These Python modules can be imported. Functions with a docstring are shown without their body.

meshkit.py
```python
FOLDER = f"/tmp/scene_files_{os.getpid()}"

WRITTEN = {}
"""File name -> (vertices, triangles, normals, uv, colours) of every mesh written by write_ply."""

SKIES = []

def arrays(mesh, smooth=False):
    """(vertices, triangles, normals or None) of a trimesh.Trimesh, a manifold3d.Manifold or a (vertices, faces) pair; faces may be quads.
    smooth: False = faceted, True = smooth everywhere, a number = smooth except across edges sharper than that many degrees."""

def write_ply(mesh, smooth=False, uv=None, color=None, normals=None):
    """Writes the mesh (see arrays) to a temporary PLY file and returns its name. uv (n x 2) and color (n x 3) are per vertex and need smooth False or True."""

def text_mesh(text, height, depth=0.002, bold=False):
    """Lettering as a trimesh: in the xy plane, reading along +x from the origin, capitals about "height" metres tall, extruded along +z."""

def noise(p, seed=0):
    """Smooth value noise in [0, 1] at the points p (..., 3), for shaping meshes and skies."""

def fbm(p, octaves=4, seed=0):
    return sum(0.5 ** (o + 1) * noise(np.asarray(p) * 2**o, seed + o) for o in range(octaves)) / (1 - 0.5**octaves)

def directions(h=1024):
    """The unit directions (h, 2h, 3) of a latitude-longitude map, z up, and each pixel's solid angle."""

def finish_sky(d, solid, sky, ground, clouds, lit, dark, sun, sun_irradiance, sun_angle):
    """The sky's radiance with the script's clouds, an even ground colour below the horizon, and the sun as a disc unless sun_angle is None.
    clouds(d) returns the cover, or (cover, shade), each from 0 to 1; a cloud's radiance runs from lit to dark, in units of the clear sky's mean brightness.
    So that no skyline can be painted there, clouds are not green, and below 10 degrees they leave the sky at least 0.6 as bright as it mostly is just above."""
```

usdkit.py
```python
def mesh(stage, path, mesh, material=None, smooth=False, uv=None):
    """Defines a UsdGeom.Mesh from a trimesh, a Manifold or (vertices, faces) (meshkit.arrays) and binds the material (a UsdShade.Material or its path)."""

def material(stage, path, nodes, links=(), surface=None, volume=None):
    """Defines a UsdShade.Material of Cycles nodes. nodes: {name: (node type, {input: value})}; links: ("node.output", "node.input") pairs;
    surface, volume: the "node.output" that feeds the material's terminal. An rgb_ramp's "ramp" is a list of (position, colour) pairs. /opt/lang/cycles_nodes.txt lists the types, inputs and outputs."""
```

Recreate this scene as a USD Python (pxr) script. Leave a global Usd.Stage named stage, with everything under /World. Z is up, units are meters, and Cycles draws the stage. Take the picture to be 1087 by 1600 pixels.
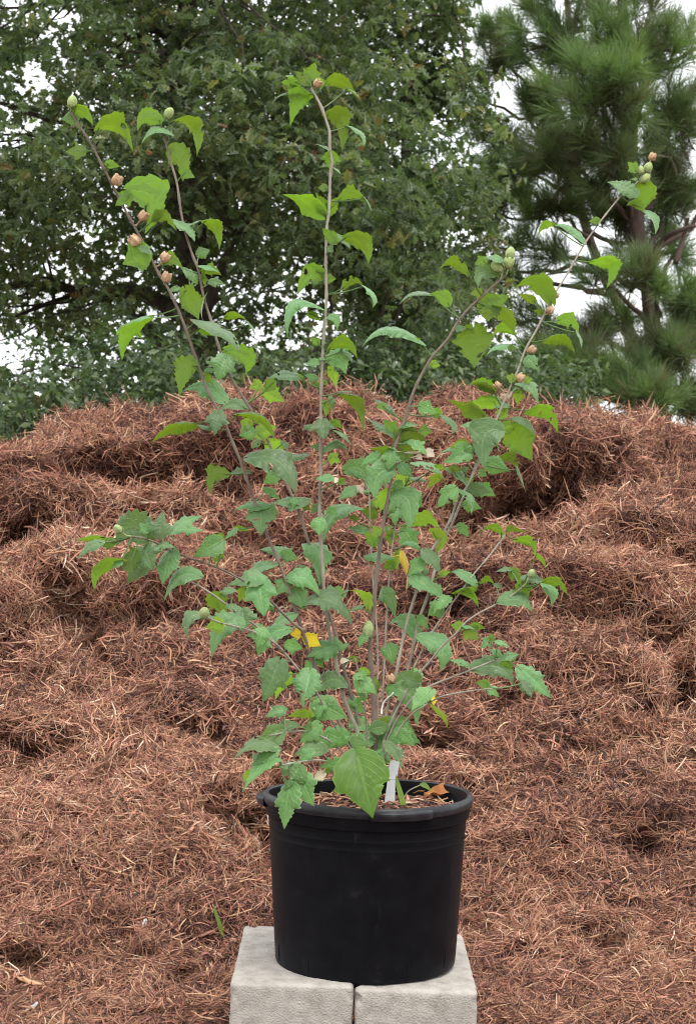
import math, random
import numpy as np, trimesh, usdkit, meshkit
from pxr import Usd, UsdGeom, UsdLux, UsdShade, Gf, Sdf, Vt

stage = Usd.Stage.CreateInMemory()
UsdGeom.SetStageUpAxis(stage, UsdGeom.Tokens.z)
UsdGeom.SetStageMetersPerUnit(stage, 1.0)
UsdGeom.Xform.Define(stage, '/World')
stage.SetDefaultPrim(stage.GetPrimAtPath('/World'))
RNG = np.random.default_rng(7)
random.seed(7)

# ------------------------------------------------------------------ camera, sky, sun, exposure
FPX, CX, CY, H = 2545.0, 543.5, 860.0, 0.865        # focal length in pixels of a 1087 x 1600 frame, principal column, horizon row, eye height
EXPOSURE = 1.15
cam = UsdGeom.Camera.Define(stage, '/World/camera')
cam.CreateFocalLengthAttr(FPX / 1600 * 36)
cam.CreateHorizontalApertureAttr(36 * 1087 / 1600)
cam.CreateVerticalApertureAttr(36.0)
cam.CreateVerticalApertureOffsetAttr((CY - 800) / 1600 * 36)
cam.CreateFStopAttr(16.0)
cam.CreateFocusDistanceAttr(2.75)
cam.CreateClippingRangeAttr((0.05, 5000))
cam.CreateExposureAttr(EXPOSURE)
cam.AddTranslateOp().Set((0, 0, H))
cam.AddRotateXOp().Set(90)

SUN_EL, SUN_AZ = math.radians(68), math.radians(330)     # azimuth measured as atan2(x, y) of the direction towards the sun
sun = UsdLux.DistantLight.Define(stage, '/World/sun')
sun.CreateIntensityAttr(0.38)
sun.CreateAngleAttr(30.0)
sun.CreateColorAttr((1.0, 0.97, 0.93))
sun.CreateNormalizeAttr(True)
sun.AddRotateZOp().Set(-math.degrees(SUN_AZ) + 180)
sun.AddRotateXOp().Set(-(90 - math.degrees(SUN_EL)))
sun.GetPrim().SetCustomDataByKey('kind', 'helper')

usdkit.material(stage, '/World/Looks/sky_look', {
    'sky': ('sky_texture', {'sky_type': 'single_scattering', 'sun_disc': False, 'sun_elevation': SUN_EL, 'sun_rotation': SUN_AZ, 'aerosol_density': 3.0}),
    'tc': ('texture_coordinate', {}),
    'n': ('noise_texture', {'scale': 2.2, 'detail': 5.0, 'roughness': 0.55}),
    'cl': ('rgb_ramp', {'ramp': [(0.25, (8.6, 8.9, 9.2)), (0.75, (11.0, 11.1, 11.2))]}),
    'm': ('mix', {'fac': 0.9}),
    'bg': ('background_shader', {'strength': 0.1}),
}, [('tc.generated', 'n.vector'), ('n.fac', 'cl.fac'), ('sky.color', 'm.color1'), ('cl.color', 'm.color2'), ('m.color', 'bg.color')], surface='bg.background')
dome = UsdLux.DomeLight.Define(stage, '/World/sky')
UsdShade.MaterialBindingAPI.Apply(dome.GetPrim()).Bind(UsdShade.Material.Get(stage, '/World/Looks/sky_look'))
dome.GetPrim().SetCustomDataByKey('kind', 'structure')


def at(px, py, d):
    """The point at distance d that the photograph shows at (px, py)."""
    return np.array([(px - CX) / FPX * d, d, H + (CY - py) / FPX * d])


# ------------------------------------------------------------------ helpers
used = {}


def path_for(name, parent=None):
    base = (str(parent.GetPath()) if parent is not None else '/World') + '/' + name
    n = used.get(base, -1) + 1
    used[base] = n
    return base if n == 0 else f'{base}_{n:03d}'


def tag(p, label=None, cat=None, group=None, kind=None):
    for k, v in (('label', label), ('category', cat), ('group', group), ('kind', kind)):
        if v:
            p.SetCustomDataByKey(k, v)
    return p


def thing(name, label, cat, loc=(0, 0, 0), group=None, rot=None):
    x = UsdGeom.Xform.Define(stage, path_for(name))
    x.AddTranslateOp().Set(tuple(map(float, loc)))
    if rot:
        x.AddRotateXYZOp().Set(rot)
    return tag(x.GetPrim(), label, cat, group)


def obj(name, mesh, mat, parent=None, smooth=False, uv=None, tint=None):
    m = usdkit.mesh(stage, path_for(name, parent), mesh, LOOK[mat], smooth, uv)
    if tint is not None:
        pv = UsdGeom.PrimvarsAPI(m).CreatePrimvar('tint', Sdf.ValueTypeNames.FloatArray, 'vertex')
        pv.Set(Vt.FloatArray.FromNumpy(np.asarray(tint, np.float32)))
    return m.GetPrim()


def instancer(name, parent, protos, pos, quat, scale, idx, kind='stuff'):
    """protos: list of (mesh, material, smooth, uv, tint)."""
    pi = UsdGeom.PointInstancer.Define(stage, path_for(name, parent))
    pp = pi.GetPrim()
    targets = []
    UsdGeom.Scope.Define(stage, str(pi.GetPath()) + '/shapes')
    for k, (mesh, mat, smooth, tint) in enumerate(protos):
        m = obj('shape', mesh, mat, stage.GetPrimAtPath(str(pi.GetPath()) + '/shapes'), smooth, None, tint)
        targets.append(m.GetPath())
    pi.CreatePrototypesRel().SetTargets(targets)
    pi.CreateProtoIndicesAttr(Vt.IntArray.FromNumpy(np.asarray(idx, np.int32)))
    pi.CreatePositionsAttr(Vt.Vec3fArray.FromNumpy(np.asarray(pos, np.float32)))
    q = np.asarray(quat, np.float32)
    pi.CreateOrientationsAttr(Vt.QuathArray([Gf.Quath(float(a[0]), float(a[1]), float(a[2]), float(a[3])) for a in q]))
    s = np.asarray(scale, np.float32)
    pi.CreateScalesAttr(Vt.Vec3fArray.FromNumpy(np.repeat(s[:, None], 3, 1) if s.ndim == 1 else s))
    pp.SetCustomDataByKey('kind', kind)
    return pp


def unit(v):
    v = np.asarray(v, float)
    return v / np.maximum(np.linalg.norm(v, axis=-1, keepdims=True), 1e-12)


def quat_from_axes(x, y, z):
    """Unit quaternions (w, x, y, z) of frames whose columns are x, y, z (n x 3 each)."""
    from scipy.spatial.transform import Rotation
    q = Rotation.from_matrix(np.stack([x, y, z], -1)).as_quat()
    return np.concatenate([q[:, 3:], q[:, :3]], 1)


def tube(points, radii, sides=8, cap=True):
    p = np.asarray(points, float)
    n = len(p)
    r = np.broadcast_to(radii, (n,))
    t = unit(np.gradient(p, axis=0))
    ref = np.array([0, 1.0, 0]) if abs(t[:, 1]).mean() < 0.9 else np.array([1.0, 0, 0])
    a = unit(np.cross(t, ref))
    b = np.cross(t, a)
    ang = np.arange(sides) * 2 * np.pi / sides
    v = p[:, None] + r[:, None, None] * (np.cos(ang)[None, :, None] * a[:, None] + np.sin(ang)[None, :, None] * b[:, None])
    v = v.reshape(-1, 3)
    i, j = np.meshgrid(np.arange(n - 1), np.arange(sides), indexing='ij')
    q = np.stack([i * sides + j, i * sides + (j + 1) % sides, (i + 1) * sides + (j + 1) % sides, (i + 1) * sides + j], -1).reshape(-1, 4)
    f = np.vstack([q[:, [0, 2, 1]], q[:, [0, 3, 2]]])
    if cap:
        c0, c1 = len(v), len(v) + 1
        v = np.vstack([v, p[:1], p[-1:]])
        k = np.arange(sides)
        f = np.vstack([f, np.stack([np.full(sides, c0), k, (k + 1) % sides], 1), np.stack([np.full(sides, c1), (n - 1) * sides + (k + 1) % sides, (n - 1) * sides + k], 1)])
    return v, f


def join(parts):
    vs, fs, n = [], [], 0
    for v, f in parts:
        f = np.asarray(f)
        vs.append(np.asarray(v, float)); fs.append(f + n); n += len(v)
    return np.vstack(vs), np.vstack(fs)


def spline(pts, n):
    """Points evenly spread along a smooth curve through pts."""
    from scipy.interpolate import CubicSpline
    p = np.asarray(pts, float)
    s = np.concatenate([[0], np.cumsum(np.linalg.norm(np.diff(p, axis=0), axis=1))])
    return CubicSpline(s, p)(np.linspace(0, s[-1], n)) if len(p) > 2 else p[0] + np.linspace(0, 1, n)[:, None] * (p[1] - p[0])


# ------------------------------------------------------------------ materials
LOOK = {}


def look(name, nodes, links, surface):
    LOOK[name] = usdkit.material(stage, '/World/Looks/' + name, nodes, links, surface=surface)


def leaf_look(name, top_a, top_b, under, trans, fac=0.38, rough=0.5, spec=0.35, edge=None, spots=0.12):
    edge = edge or tuple(min(1, c * 1.5 + 0.03) for c in top_b)
    look(name, {
        'uv': ('uvmap', {'attribute': 'st'}), 'sp': ('separate_xyz', {}),
        'oi': ('object_info', {}), 'tc': ('texture_coordinate', {}), 'g': ('geometry', {}),
        'n1': ('noise_texture', {'scale': 38.0, 'detail': 3.0}),
        'n2': ('noise_texture', {'scale': 190.0, 'detail': 2.0}),
        # |v - 0.5| * 2 is the distance from the midrib
        'vm': ('math', {'math_type': 'subtract', 'value2': 0.5}), 'va': ('math', {'math_type': 'absolute'}),
        'vs': ('math', {'math_type': 'multiply', 'value2': 0.72}),
        'ch': ('math', {'math_type': 'subtract'}), 'chs': ('math', {'math_type': 'multiply', 'value2': 44.0}),
        'sn': ('math', {'math_type': 'sine'}), 'vein': ('map_range', {'from_min': 0.82, 'from_max': 1.0, 'clamp': True}),
        'mid': ('map_range', {'from_min': 0.045, 'from_max': 0.015, 'clamp': True}),
        'vv': ('math', {'math_type': 'maximum'}), 'vvs': ('math', {'math_type': 'multiply', 'value2': 0.45}),
        'mixv': ('mix', {'color1': top_a, 'color2': top_b}),
        'rb': ('map_range', {'from_min': 0.3, 'from_max': 0.7, 'clamp': True}),
        'cv': ('mix', {'color2': tuple(min(1, c * 1.5 + 0.02) for c in top_b)}),
        'hs': ('hsv', {}), 'hv': ('map_range', {'to_min': 0.62, 'to_max': 1.30}), 'hh': ('map_range', {'to_min': 0.485, 'to_max': 0.513}),
        'spt': ('map_range', {'from_min': 0.70, 'from_max': 0.74, 'clamp': True}), 'spf': ('math', {'math_type': 'multiply', 'value2': spots * 4}),
        'cs': ('mix', {'color2': (0.42, 0.46, 0.30)}),
        'eg': ('map_range', {'from_min': 0.475, 'from_max': 0.5, 'clamp': True}), 'ce': ('mix', {'color2': edge}), 'egf': ('math', {'math_type': 'multiply', 'value2': 0.6}),
        'un': ('mix', {'color2': under}), 'ug': ('math', {'math_type': 'multiply', 'value2': 0.85}),
        'bh': ('math', {'math_type': 'multiply_add', 'value2': 0.6}),
        'bp': ('bump', {'strength': 0.55, 'distance': 0.0012}),
        'p': ('principled_bsdf', {'roughness': rough, 'specular_ior_level': spec, 'sheen_weight': 0.12, 'sheen_roughness': 0.6}),
        'tcol': ('hsv', {'color': trans}),
        'tr': ('translucent_bsdf', {}), 'mx': ('mix_closure', {'fac': fac}),
    }, [('uv.UV', 'sp.vector'), ('sp.y', 'vm.value1'), ('vm.value', 'va.value1'), ('va.value', 'vs.value1'), ('sp.x', 'ch.value1'), ('vs.value', 'ch.value2'),
        ('ch.value', 'chs.value1'), ('chs.value', 'sn.value1'), ('sn.value', 'vein.value'), ('va.value', 'mid.value'), ('vein.result', 'vv.value1'), ('mid.result', 'vv.value2'),
        ('tc.object', 'n1.vector'), ('tc.object', 'n2.vector'), ('n1.fac', 'rb.value'), ('rb.result', 'mixv.fac'), ('vv.value', 'vvs.value1'), ('mixv.color', 'cv.color1'), ('vvs.value', 'cv.fac'),
        ('oi.random', 'hv.value'), ('oi.random', 'hh.value'), ('cv.color', 'hs.color'), ('hv.result', 'hs.value'), ('hh.result', 'hs.hue'),
        ('n2.fac', 'spt.value'), ('spt.result', 'spf.value1'), ('spf.value', 'cs.fac'), ('hs.color', 'cs.color1'),
        ('va.value', 'eg.value'), ('eg.result', 'egf.value1'), ('egf.value', 'ce.fac'), ('cs.color', 'ce.color1'),
        ('g.backfacing', 'ug.value1'), ('ug.value', 'un.fac'), ('ce.color', 'un.color1'), ('un.color', 'p.base_color'),
        ('vv.value', 'bh.value1'), ('n1.fac', 'bh.value3'), ('bh.value', 'bp.height'), ('bp.normal', 'p.normal'),
        ('hh.result', 'tcol.hue'), ('hv.result', 'tcol.value'), ('tcol.color', 'tr.color'), ('p.BSDF', 'mx.closure1'), ('tr.BSDF', 'mx.closure2')], 'mx.closure')


leaf_look('leaf_top', (0.050, 0.134, 0.036), (0.096, 0.200, 0.064), (0.11, 0.185, 0.06), (0.17, 0.29, 0.02), fac=0.28, spec=0.42, rough=0.45)
leaf_look('leaf_fresh', (0.070, 0.150, 0.030), (0.100, 0.190, 0.040), (0.11, 0.20, 0.045), (0.155, 0.265, 0.012), fac=0.50)
leaf_look('leaf_pale', (0.10, 0.21, 0.03), (0.15, 0.26, 0.04), (0.16, 0.26, 0.05), (0.24, 0.37, 0.02), fac=0.5)
leaf_look('leaf_low', (0.050, 0.134, 0.026), (0.104, 0.208, 0.054), (0.13, 0.20, 0.09), (0.17, 0.30, 0.03), fac=0.25, edge=(0.42, 0.46, 0.28), spots=0.2, spec=0.45)
leaf_look('leaf_big', (0.045, 0.115, 0.012), (0.085, 0.19, 0.020), (0.12, 0.22, 0.04), (0.2, 0.38, 0.02), fac=0.35, edge=(0.30, 0.36, 0.10), rough=0.42)
leaf_look('leaf_yellow', (0.62, 0.44, 0.015), (0.75, 0.58, 0.03), (0.6, 0.45, 0.05), (0.8, 0.6, 0.02), fac=0.3)
leaf_look('leaf_dry', (0.50, 0.44, 0.32), (0.62, 0.55, 0.42), (0.55, 0.48, 0.36), (0.5, 0.42, 0.25), fac=0.3)


def noisy(name, ramp, scale, rough=0.8, bump=0.0, bscale=None, spec=0.3, detail=4.0, stretch=None, random_value=None):
    nodes = {'tc': ('texture_coordinate', {}), 'mp': ('mapping', {'scale': stretch or (1, 1, 1)}), 'n': ('noise_texture', {'scale': scale, 'detail': detail, 'roughness': 0.6}),
             'r': ('rgb_ramp', {'ramp': ramp}), 'nb': ('noise_texture', {'scale': bscale or scale * 3, 'detail': 4.0}), 'b': ('bump', {'strength': bump, 'distance': 0.004}),
             'p': ('principled_bsdf', {'roughness': rough, 'specular_ior_level': spec})}
    links = [('tc.object', 'mp.vector'), ('mp.vector', 'n.vector'), ('mp.vector', 'nb.vector'), ('n.fac', 'r.fac'), ('nb.fac', 'b.height'), ('b.normal', 'p.normal')]
    if random_value:
        nodes |= {'oi': ('object_info', {}), 'mr': ('map_range', {'to_min': random_value[0], 'to_max': random_value[1]}), 'hs': ('hsv', {})}
        links += [('oi.random', 'mr.value'), ('mr.result', 'hs.value'), ('r.color', 'hs.color'), ('hs.color', 'p.base_color')]
    else:
        links += [('r.color', 'p.base_color')]
    look(name, nodes, links, 'p.BSDF')


noisy('stem_brown', [(0.3, (0.10, 0.075, 0.058)), (0.7, (0.21, 0.165, 0.13))], 60, 0.7, 0.5, 200, stretch=(1, 1, 0.3))
noisy('stem_grey', [(0.3, (0.17, 0.145, 0.11)), (0.7, (0.34, 0.31, 0.25))], 60, 0.7, 0.5, 200, stretch=(1, 1, 0.3))
noisy('stem_green', [(0.3, (0.17, 0.17, 0.08)), (0.7, (0.34, 0.32, 0.20))], 60, 0.7, 0.4, 200, stretch=(1, 1, 0.3))
noisy('pod_dry', [(0.3, (0.22, 0.125, 0.065)), (0.5, (0.40, 0.26, 0.15)), (0.7, (0.52, 0.37, 0.24))], 150, 0.8, 0.5, 400)
noisy('pod_green', [(0.3, (0.20, 0.27, 0.09)), (0.7, (0.34, 0.40, 0.17))], 120, 0.75, 0.4, 400)
noisy('pod_pale', [(0.3, (0.17, 0.23, 0.085)), (0.7, (0.31, 0.36, 0.17))], 120, 0.75, 0.4, 400)
noisy('concrete', [(0.25, (0.22, 0.197, 0.172)), (0.5, (0.325, 0.298, 0.264)), (0.75, (0.40, 0.37, 0.335))], 45, 0.92, 0.6, 320, 0.2, 8.0)
noisy('soil', [(0.3, (0.020, 0.014, 0.010)), (0.7, (0.09, 0.06, 0.04))], 90, 0.95, 1.0, 200)
noisy('earth', [(0.3, (0.10, 0.055, 0.035)), (0.7, (0.20, 0.12, 0.08))], 3.0, 0.95, 1.0, 40)
noisy('bark', [(0.3, (0.030, 0.022, 0.018)), (0.7, (0.085, 0.065, 0.052))], 16, 0.9, 1.0, 40, stretch=(1, 1, 0.25))
noisy('pine_bark', [(0.3, (0.050, 0.034, 0.027)), (0.7, (0.13, 0.092, 0.075))], 12, 0.9, 1.0, 30, stretch=(1, 1, 0.3))
noisy('white_plastic', [(0.3, (0.55, 0.57, 0.58)), (0.7, (0.70, 0.71, 0.72))], 20, 0.45)
noisy('red_scrap', [(0.3, (0.55, 0.06, 0.06)), (0.7, (0.68, 0.12, 0.10))], 50, 0.6)
noisy('dead_leaf', [(0.3, (0.26, 0.085, 0.022)), (0.7, (0.42, 0.18, 0.055))], 60, 0.7, 0.4)
look('black_plastic', {
    'tc': ('texture_coordinate', {}), 'n': ('noise_texture', {'scale': 26.0, 'detail': 6.0, 'roughness': 0.65}), 'n2': ('noise_texture', {'scale': 500.0, 'detail': 2.0}),
    'r': ('rgb_ramp', {'ramp': [(0.3, (0.0036, 0.0036, 0.0046)), (0.62, (0.0056, 0.0056, 0.0068)), (0.80, (0.016, 0.015, 0.0145))]}),
    'rr': ('map_range', {'to_min': 0.30, 'to_max': 0.55}), 'b': ('bump', {'strength': 0.25, 'distance': 0.001}),
    'mp': ('mapping', {'scale': (1, 1, 0.16), 'rotation': (0.12, 0.2, 0.0)}), 'ns': ('noise_texture', {'scale': 75.0, 'detail': 5.0, 'roughness': 0.7}), 'sc': ('map_range', {'from_min': 0.63, 'from_max': 0.78, 'to_max': 0.75, 'clamp': True}),
    'nd': ('noise_texture', {'scale': 9.0, 'detail': 6.0, 'roughness': 0.7}), 'dm': ('map_range', {'from_min': 0.45, 'from_max': 0.75, 'clamp': True}), 'sm': ('math', {'math_type': 'multiply'}),
    'cs': ('mix', {'color2': (0.060, 0.056, 0.052)}),
    'p': ('principled_bsdf', {'specular_ior_level': 0.06})},
    [('tc.object', 'mp.vector'), ('mp.vector', 'ns.vector'), ('ns.fac', 'sc.value'), ('tc.object', 'nd.vector'), ('nd.fac', 'dm.value'), ('sc.result', 'sm.value1'), ('dm.result', 'sm.value2'), ('sm.value', 'cs.fac'), ('r.color', 'cs.color1'), ('cs.color', 'p.base_color'),
     ('tc.object', 'n.vector'), ('tc.object', 'n2.vector'), ('n.fac', 'r.fac'), ('n.fac', 'rr.value'), ('rr.result', 'p.roughness'), ('n2.fac', 'b.height'), ('b.normal', 'p.normal')], 'p.BSDF')

look('dusty_plastic', {
    'tc': ('texture_coordinate', {}), 'n': ('noise_texture', {'scale': 34.0, 'detail': 6.0, 'roughness': 0.65}),
    'r': ('rgb_ramp', {'ramp': [(0.40, (0.006, 0.006, 0.008)), (0.58, (0.015, 0.015, 0.018)), (0.78, (0.060, 0.058, 0.060))]}),
    'rr': ('map_range', {'to_min': 0.28, 'to_max': 0.6}), 'b': ('bump', {'strength': 0.2, 'distance': 0.001}), 'p': ('principled_bsdf', {'specular_ior_level': 0.3})},
    [('tc.object', 'n.vector'), ('n.fac', 'r.fac'), ('r.color', 'p.base_color'), ('n.fac', 'rr.value'), ('rr.result', 'p.roughness'), ('n.fac', 'b.height'), ('b.normal', 'p.normal')], 'p.BSDF')

# shredded bark: one tone per shred (tint), shifted a little from clump to clump and by slow noise over the heap
MULCH_RAMP = [(0.0, (0.036, 0.019, 0.018)), (0.22, (0.118, 0.056, 0.042)), (0.42, (0.310, 0.140, 0.088)), (0.68, (0.46, 0.235, 0.142)), (0.90, (0.55, 0.335, 0.212)), (1.0, (0.64, 0.47, 0.35))]
look('shreds', {
    'a': ('attribute', {'attribute': 'tint'}), 'g': ('geometry', {}), 'oi': ('object_info', {}),
    'n': ('noise_texture', {'scale': 1.7, 'detail': 4.0}), 'nr': ('map_range', {'from_min': 0.3, 'from_max': 0.7, 'to_min': -0.20, 'to_max': 0.15}),
    'orr': ('map_range', {'to_min': -0.10, 'to_max': 0.10}), 's1': ('math', {'math_type': 'add'}), 's2': ('math', {'math_type': 'add', 'use_clamp': True}),
    'r': ('rgb_ramp', {'ramp': MULCH_RAMP}), 'h1': ('math', {'math_type': 'multiply', 'value2': 23.7}), 'h2': ('math', {'math_type': 'fraction'}), 'h3': ('map_range', {'to_min': 0.482, 'to_max': 0.516}), 'hs': ('hsv', {'saturation': 0.99, 'value': 1.05}), 'n3': ('noise_texture', {'scale': 300.0, 'detail': 2.0}), 'b': ('bump', {'strength': 0.5, 'distance': 0.001}),
    'p': ('principled_bsdf', {'roughness': 0.78, 'specular_ior_level': 0.3})},
    [('g.position', 'n.vector'), ('n.fac', 'nr.value'), ('oi.random', 'orr.value'), ('a.fac', 's1.value1'), ('nr.result', 's1.value2'), ('s1.value', 's2.value1'), ('orr.result', 's2.value2'),
     ('s2.value', 'r.fac'), ('a.fac', 'h1.value1'), ('h1.value', 'h2.value1'), ('h2.value', 'h3.value'), ('h3.result', 'hs.hue'), ('r.color', 'hs.color'), ('hs.color', 'p.base_color'), ('g.position', 'n3.vector'), ('n3.fac', 'b.height'), ('b.normal', 'p.normal')], 'p.BSDF')
noisy('mulch_core', [(0.25, (0.022, 0.012, 0.010)), (0.55, (0.060, 0.028, 0.021)), (0.8, (0.11, 0.055, 0.038))], 60, 0.95, 1.0, 90, 0.1, 6.0)


def foliage_look(name, ramp, trans, fac, rough=0.5, spec=0.4):
    look(name, {
        'a': ('attribute', {'attribute': 'tint'}), 'oi': ('object_info', {}), 'g': ('geometry', {}), 'n': ('noise_texture', {'scale': 0.9, 'detail': 3.0}),
        'nr': ('map_range', {'from_min': 0.3, 'from_max': 0.7, 'to_min': -0.16, 'to_max': 0.16}), 'ow': ('math', {'math_type': 'multiply', 'value2': 0.55}), 'aw': ('math', {'math_type': 'multiply_add', 'value2': 0.45}),
        's': ('math', {'math_type': 'add', 'use_clamp': True}), 'r': ('rgb_ramp', {'ramp': ramp}), 'p': ('principled_bsdf', {'roughness': rough, 'specular_ior_level': spec}),
        'tm': ('mix', {'mix_type': 'multiply', 'fac': 1.0, 'color2': trans}), 'tr': ('translucent_bsdf', {}), 'mx': ('mix_closure', {'fac': fac})},
        [('oi.random', 'ow.value1'), ('a.fac', 'aw.value1'), ('ow.value', 'aw.value3'), ('g.position', 'n.vector'), ('n.fac', 'nr.value'), ('aw.value', 's.value1'), ('nr.result', 's.value2'), ('s.value', 'r.fac'),
         ('r.color', 'p.base_color'), ('r.color', 'tm.color1'), ('tm.color', 'tr.color'), ('p.BSDF', 'mx.closure1'), ('tr.BSDF', 'mx.closure2')], 'mx.closure')


foliage_look('oak_leaves', [(0.0, (0.044, 0.066, 0.030)), (0.45, (0.090, 0.128, 0.056)), (0.80, (0.140, 0.172, 0.074)), (0.93, (0.190, 0.180, 0.068)), (0.975, (0.17, 0.10, 0.05)), (1.0, (0.24, 0.12, 0.06))], (2.0, 2.4, 1.0), 0.28, 0.42, 0.5)
foliage_look('bush_leaves', [(0.0, (0.034, 0.056, 0.028)), (0.5, (0.070, 0.106, 0.050)), (1.0, (0.130, 0.160, 0.070))], (2.0, 2.4, 1.0), 0.22)
foliage_look('pine_needles', [(0.0, (0.065, 0.080, 0.044)), (0.22, (0.150, 0.115, 0.080)), (0.38, (0.095, 0.140, 0.066)), (0.75, (0.135, 0.200, 0.078)), (1.0, (0.190, 0.245, 0.090))], (1.6, 2.0, 0.8), 0.22)

# ------------------------------------------------------------------ ground and the mulch heap
gx = np.concatenate([[-600, -200, -60], np.linspace(-20, 20, 41), [60, 200, 600]])
gy = np.concatenate([[-300, -80], np.linspace(-20, 40, 61), [90, 250, 900]])
GX, GY = np.meshgrid(gx, gy, indexing='ij')
GZ = -0.05 + 0.02 * (meshkit.fbm(np.stack([GX, GY, 0 * GX], -1) * 0.4, 3, 5) - 0.5)
gi, gj = np.meshgrid(np.arange(len(gx) - 1), np.arange(len(gy) - 1), indexing='ij')
n_ = len(gy)
quads = np.stack([gi * n_ + gj, (gi + 1) * n_ + gj, (gi + 1) * n_ + gj + 1, gi * n_ + gj + 1], -1).reshape(-1, 4)
tag(obj('ground', (np.stack([GX, GY, GZ], -1).reshape(-1, 3), quads), 'earth', None, True), kind='structure')

PROFILE = np.array([(1.2, -0.08), (1.7, -0.015), (2.4, -0.02), (2.97, 0.0), (3.5, 0.12), (4.0, 0.33), (4.5, 0.617), (4.9, 0.884), (5.3, 1.10), (5.62, 1.30), (5.85, 1.40), (6.2, 1.44), (6.8, 1.36), (7.6, 1.0), (8.6, 0.40), (9.4, -0.09)])
CREST = np.array([(-1100, 900), (-600, 800), (-400, 755), (-200, 722), (0, 690), (60, 664), (130, 643), (200, 638), (260, 631), (310, 624), (340, 611), (385, 612), (410, 624), (440, 645), (455, 626), (480, 612), (520, 611), (560, 615), (600, 634),
                  (650, 634), (700, 615), (740, 618), (800, 634), (860, 643), (910, 636), (960, 642), (1000, 650), (1050, 664), (1087, 670), (1300, 705), (1500, 745), (1800, 820), (2200, 930)], float)
NX, NT = 330, 360
prof_s = np.concatenate([[0], np.cumsum(np.linalg.norm(np.diff(PROFILE, axis=0), axis=1))])
from scipy.interpolate import PchipInterpolator
pf = PchipInterpolator(prof_s, PROFILE)
S_END = prof_s[-1]
tt = np.linspace(0, 1, NT)
ss = S_END * (0.62 * tt + 0.38 * tt ** 2.2)
xs = np.linspace(-1, 1, NX)
xs = 2.1 * xs + 1.9 * xs ** 3
XX, SS = np.meshgrid(xs, ss, indexing='ij')
YZ = pf(SS)
YY, ZZ = YZ[..., 0], YZ[..., 1].copy()
crest_z = H + (CY - np.interp(CX + XX / 5.85 * FPX, CREST[:, 0], CREST[:, 1])) / FPX * 5.85
ZZ = np.where(ZZ > 0, ZZ * (1 + (np.clip(crest_z, 0.25, 3) / 1.41 - 1) * np.clip(ZZ / 1.2, 0, 1) ** 0.8), ZZ)
PXX, PYY = CX + XX / YY * FPX, CY - (ZZ - H) / YY * FPX


def smoothstep(a, b, x):
    t = np.clip((x - a) / (b - a), 0, 1)
    return t * t * (3 - 2 * t)


P3 = np.stack([XX, SS, 0 * XX], -1)
front = smoothstep(2.95, 3.5, YY)
D = front * (0.20 * (meshkit.fbm(P3 * [1.5, 2.3, 1], 3, 11) - 0.5) + 0.085 * (meshkit.fbm(P3 * [4.5, 7, 1], 3, 12) - 0.5) - 0.06 * smoothstep(0.60, 0.74, meshkit.fbm(P3 * [6.5, 8, 1], 2, 92))) + (0.25 + 0.75 * front) * 0.045 * (meshkit.fbm(P3 * [14, 16, 1], 2, 13) - 0.5)
ph = SS / 0.40 + 1.5 * meshkit.fbm(P3 * [0.9, 0.7, 1], 3, 21)
f_ = ph - np.floor(ph)
saw = np.where(f_ < 0.84, 0.5 - f_ / 0.84, -0.5 + (f_ - 0.84) / 0.16)
D += front * 0.11 * (1.35 * smoothstep(1020, 900, PYY) + 0.30) * saw * smoothstep(0.36, 0.60, meshkit.fbm(P3 * [1.1, 1.6, 1], 2, 31))
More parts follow.
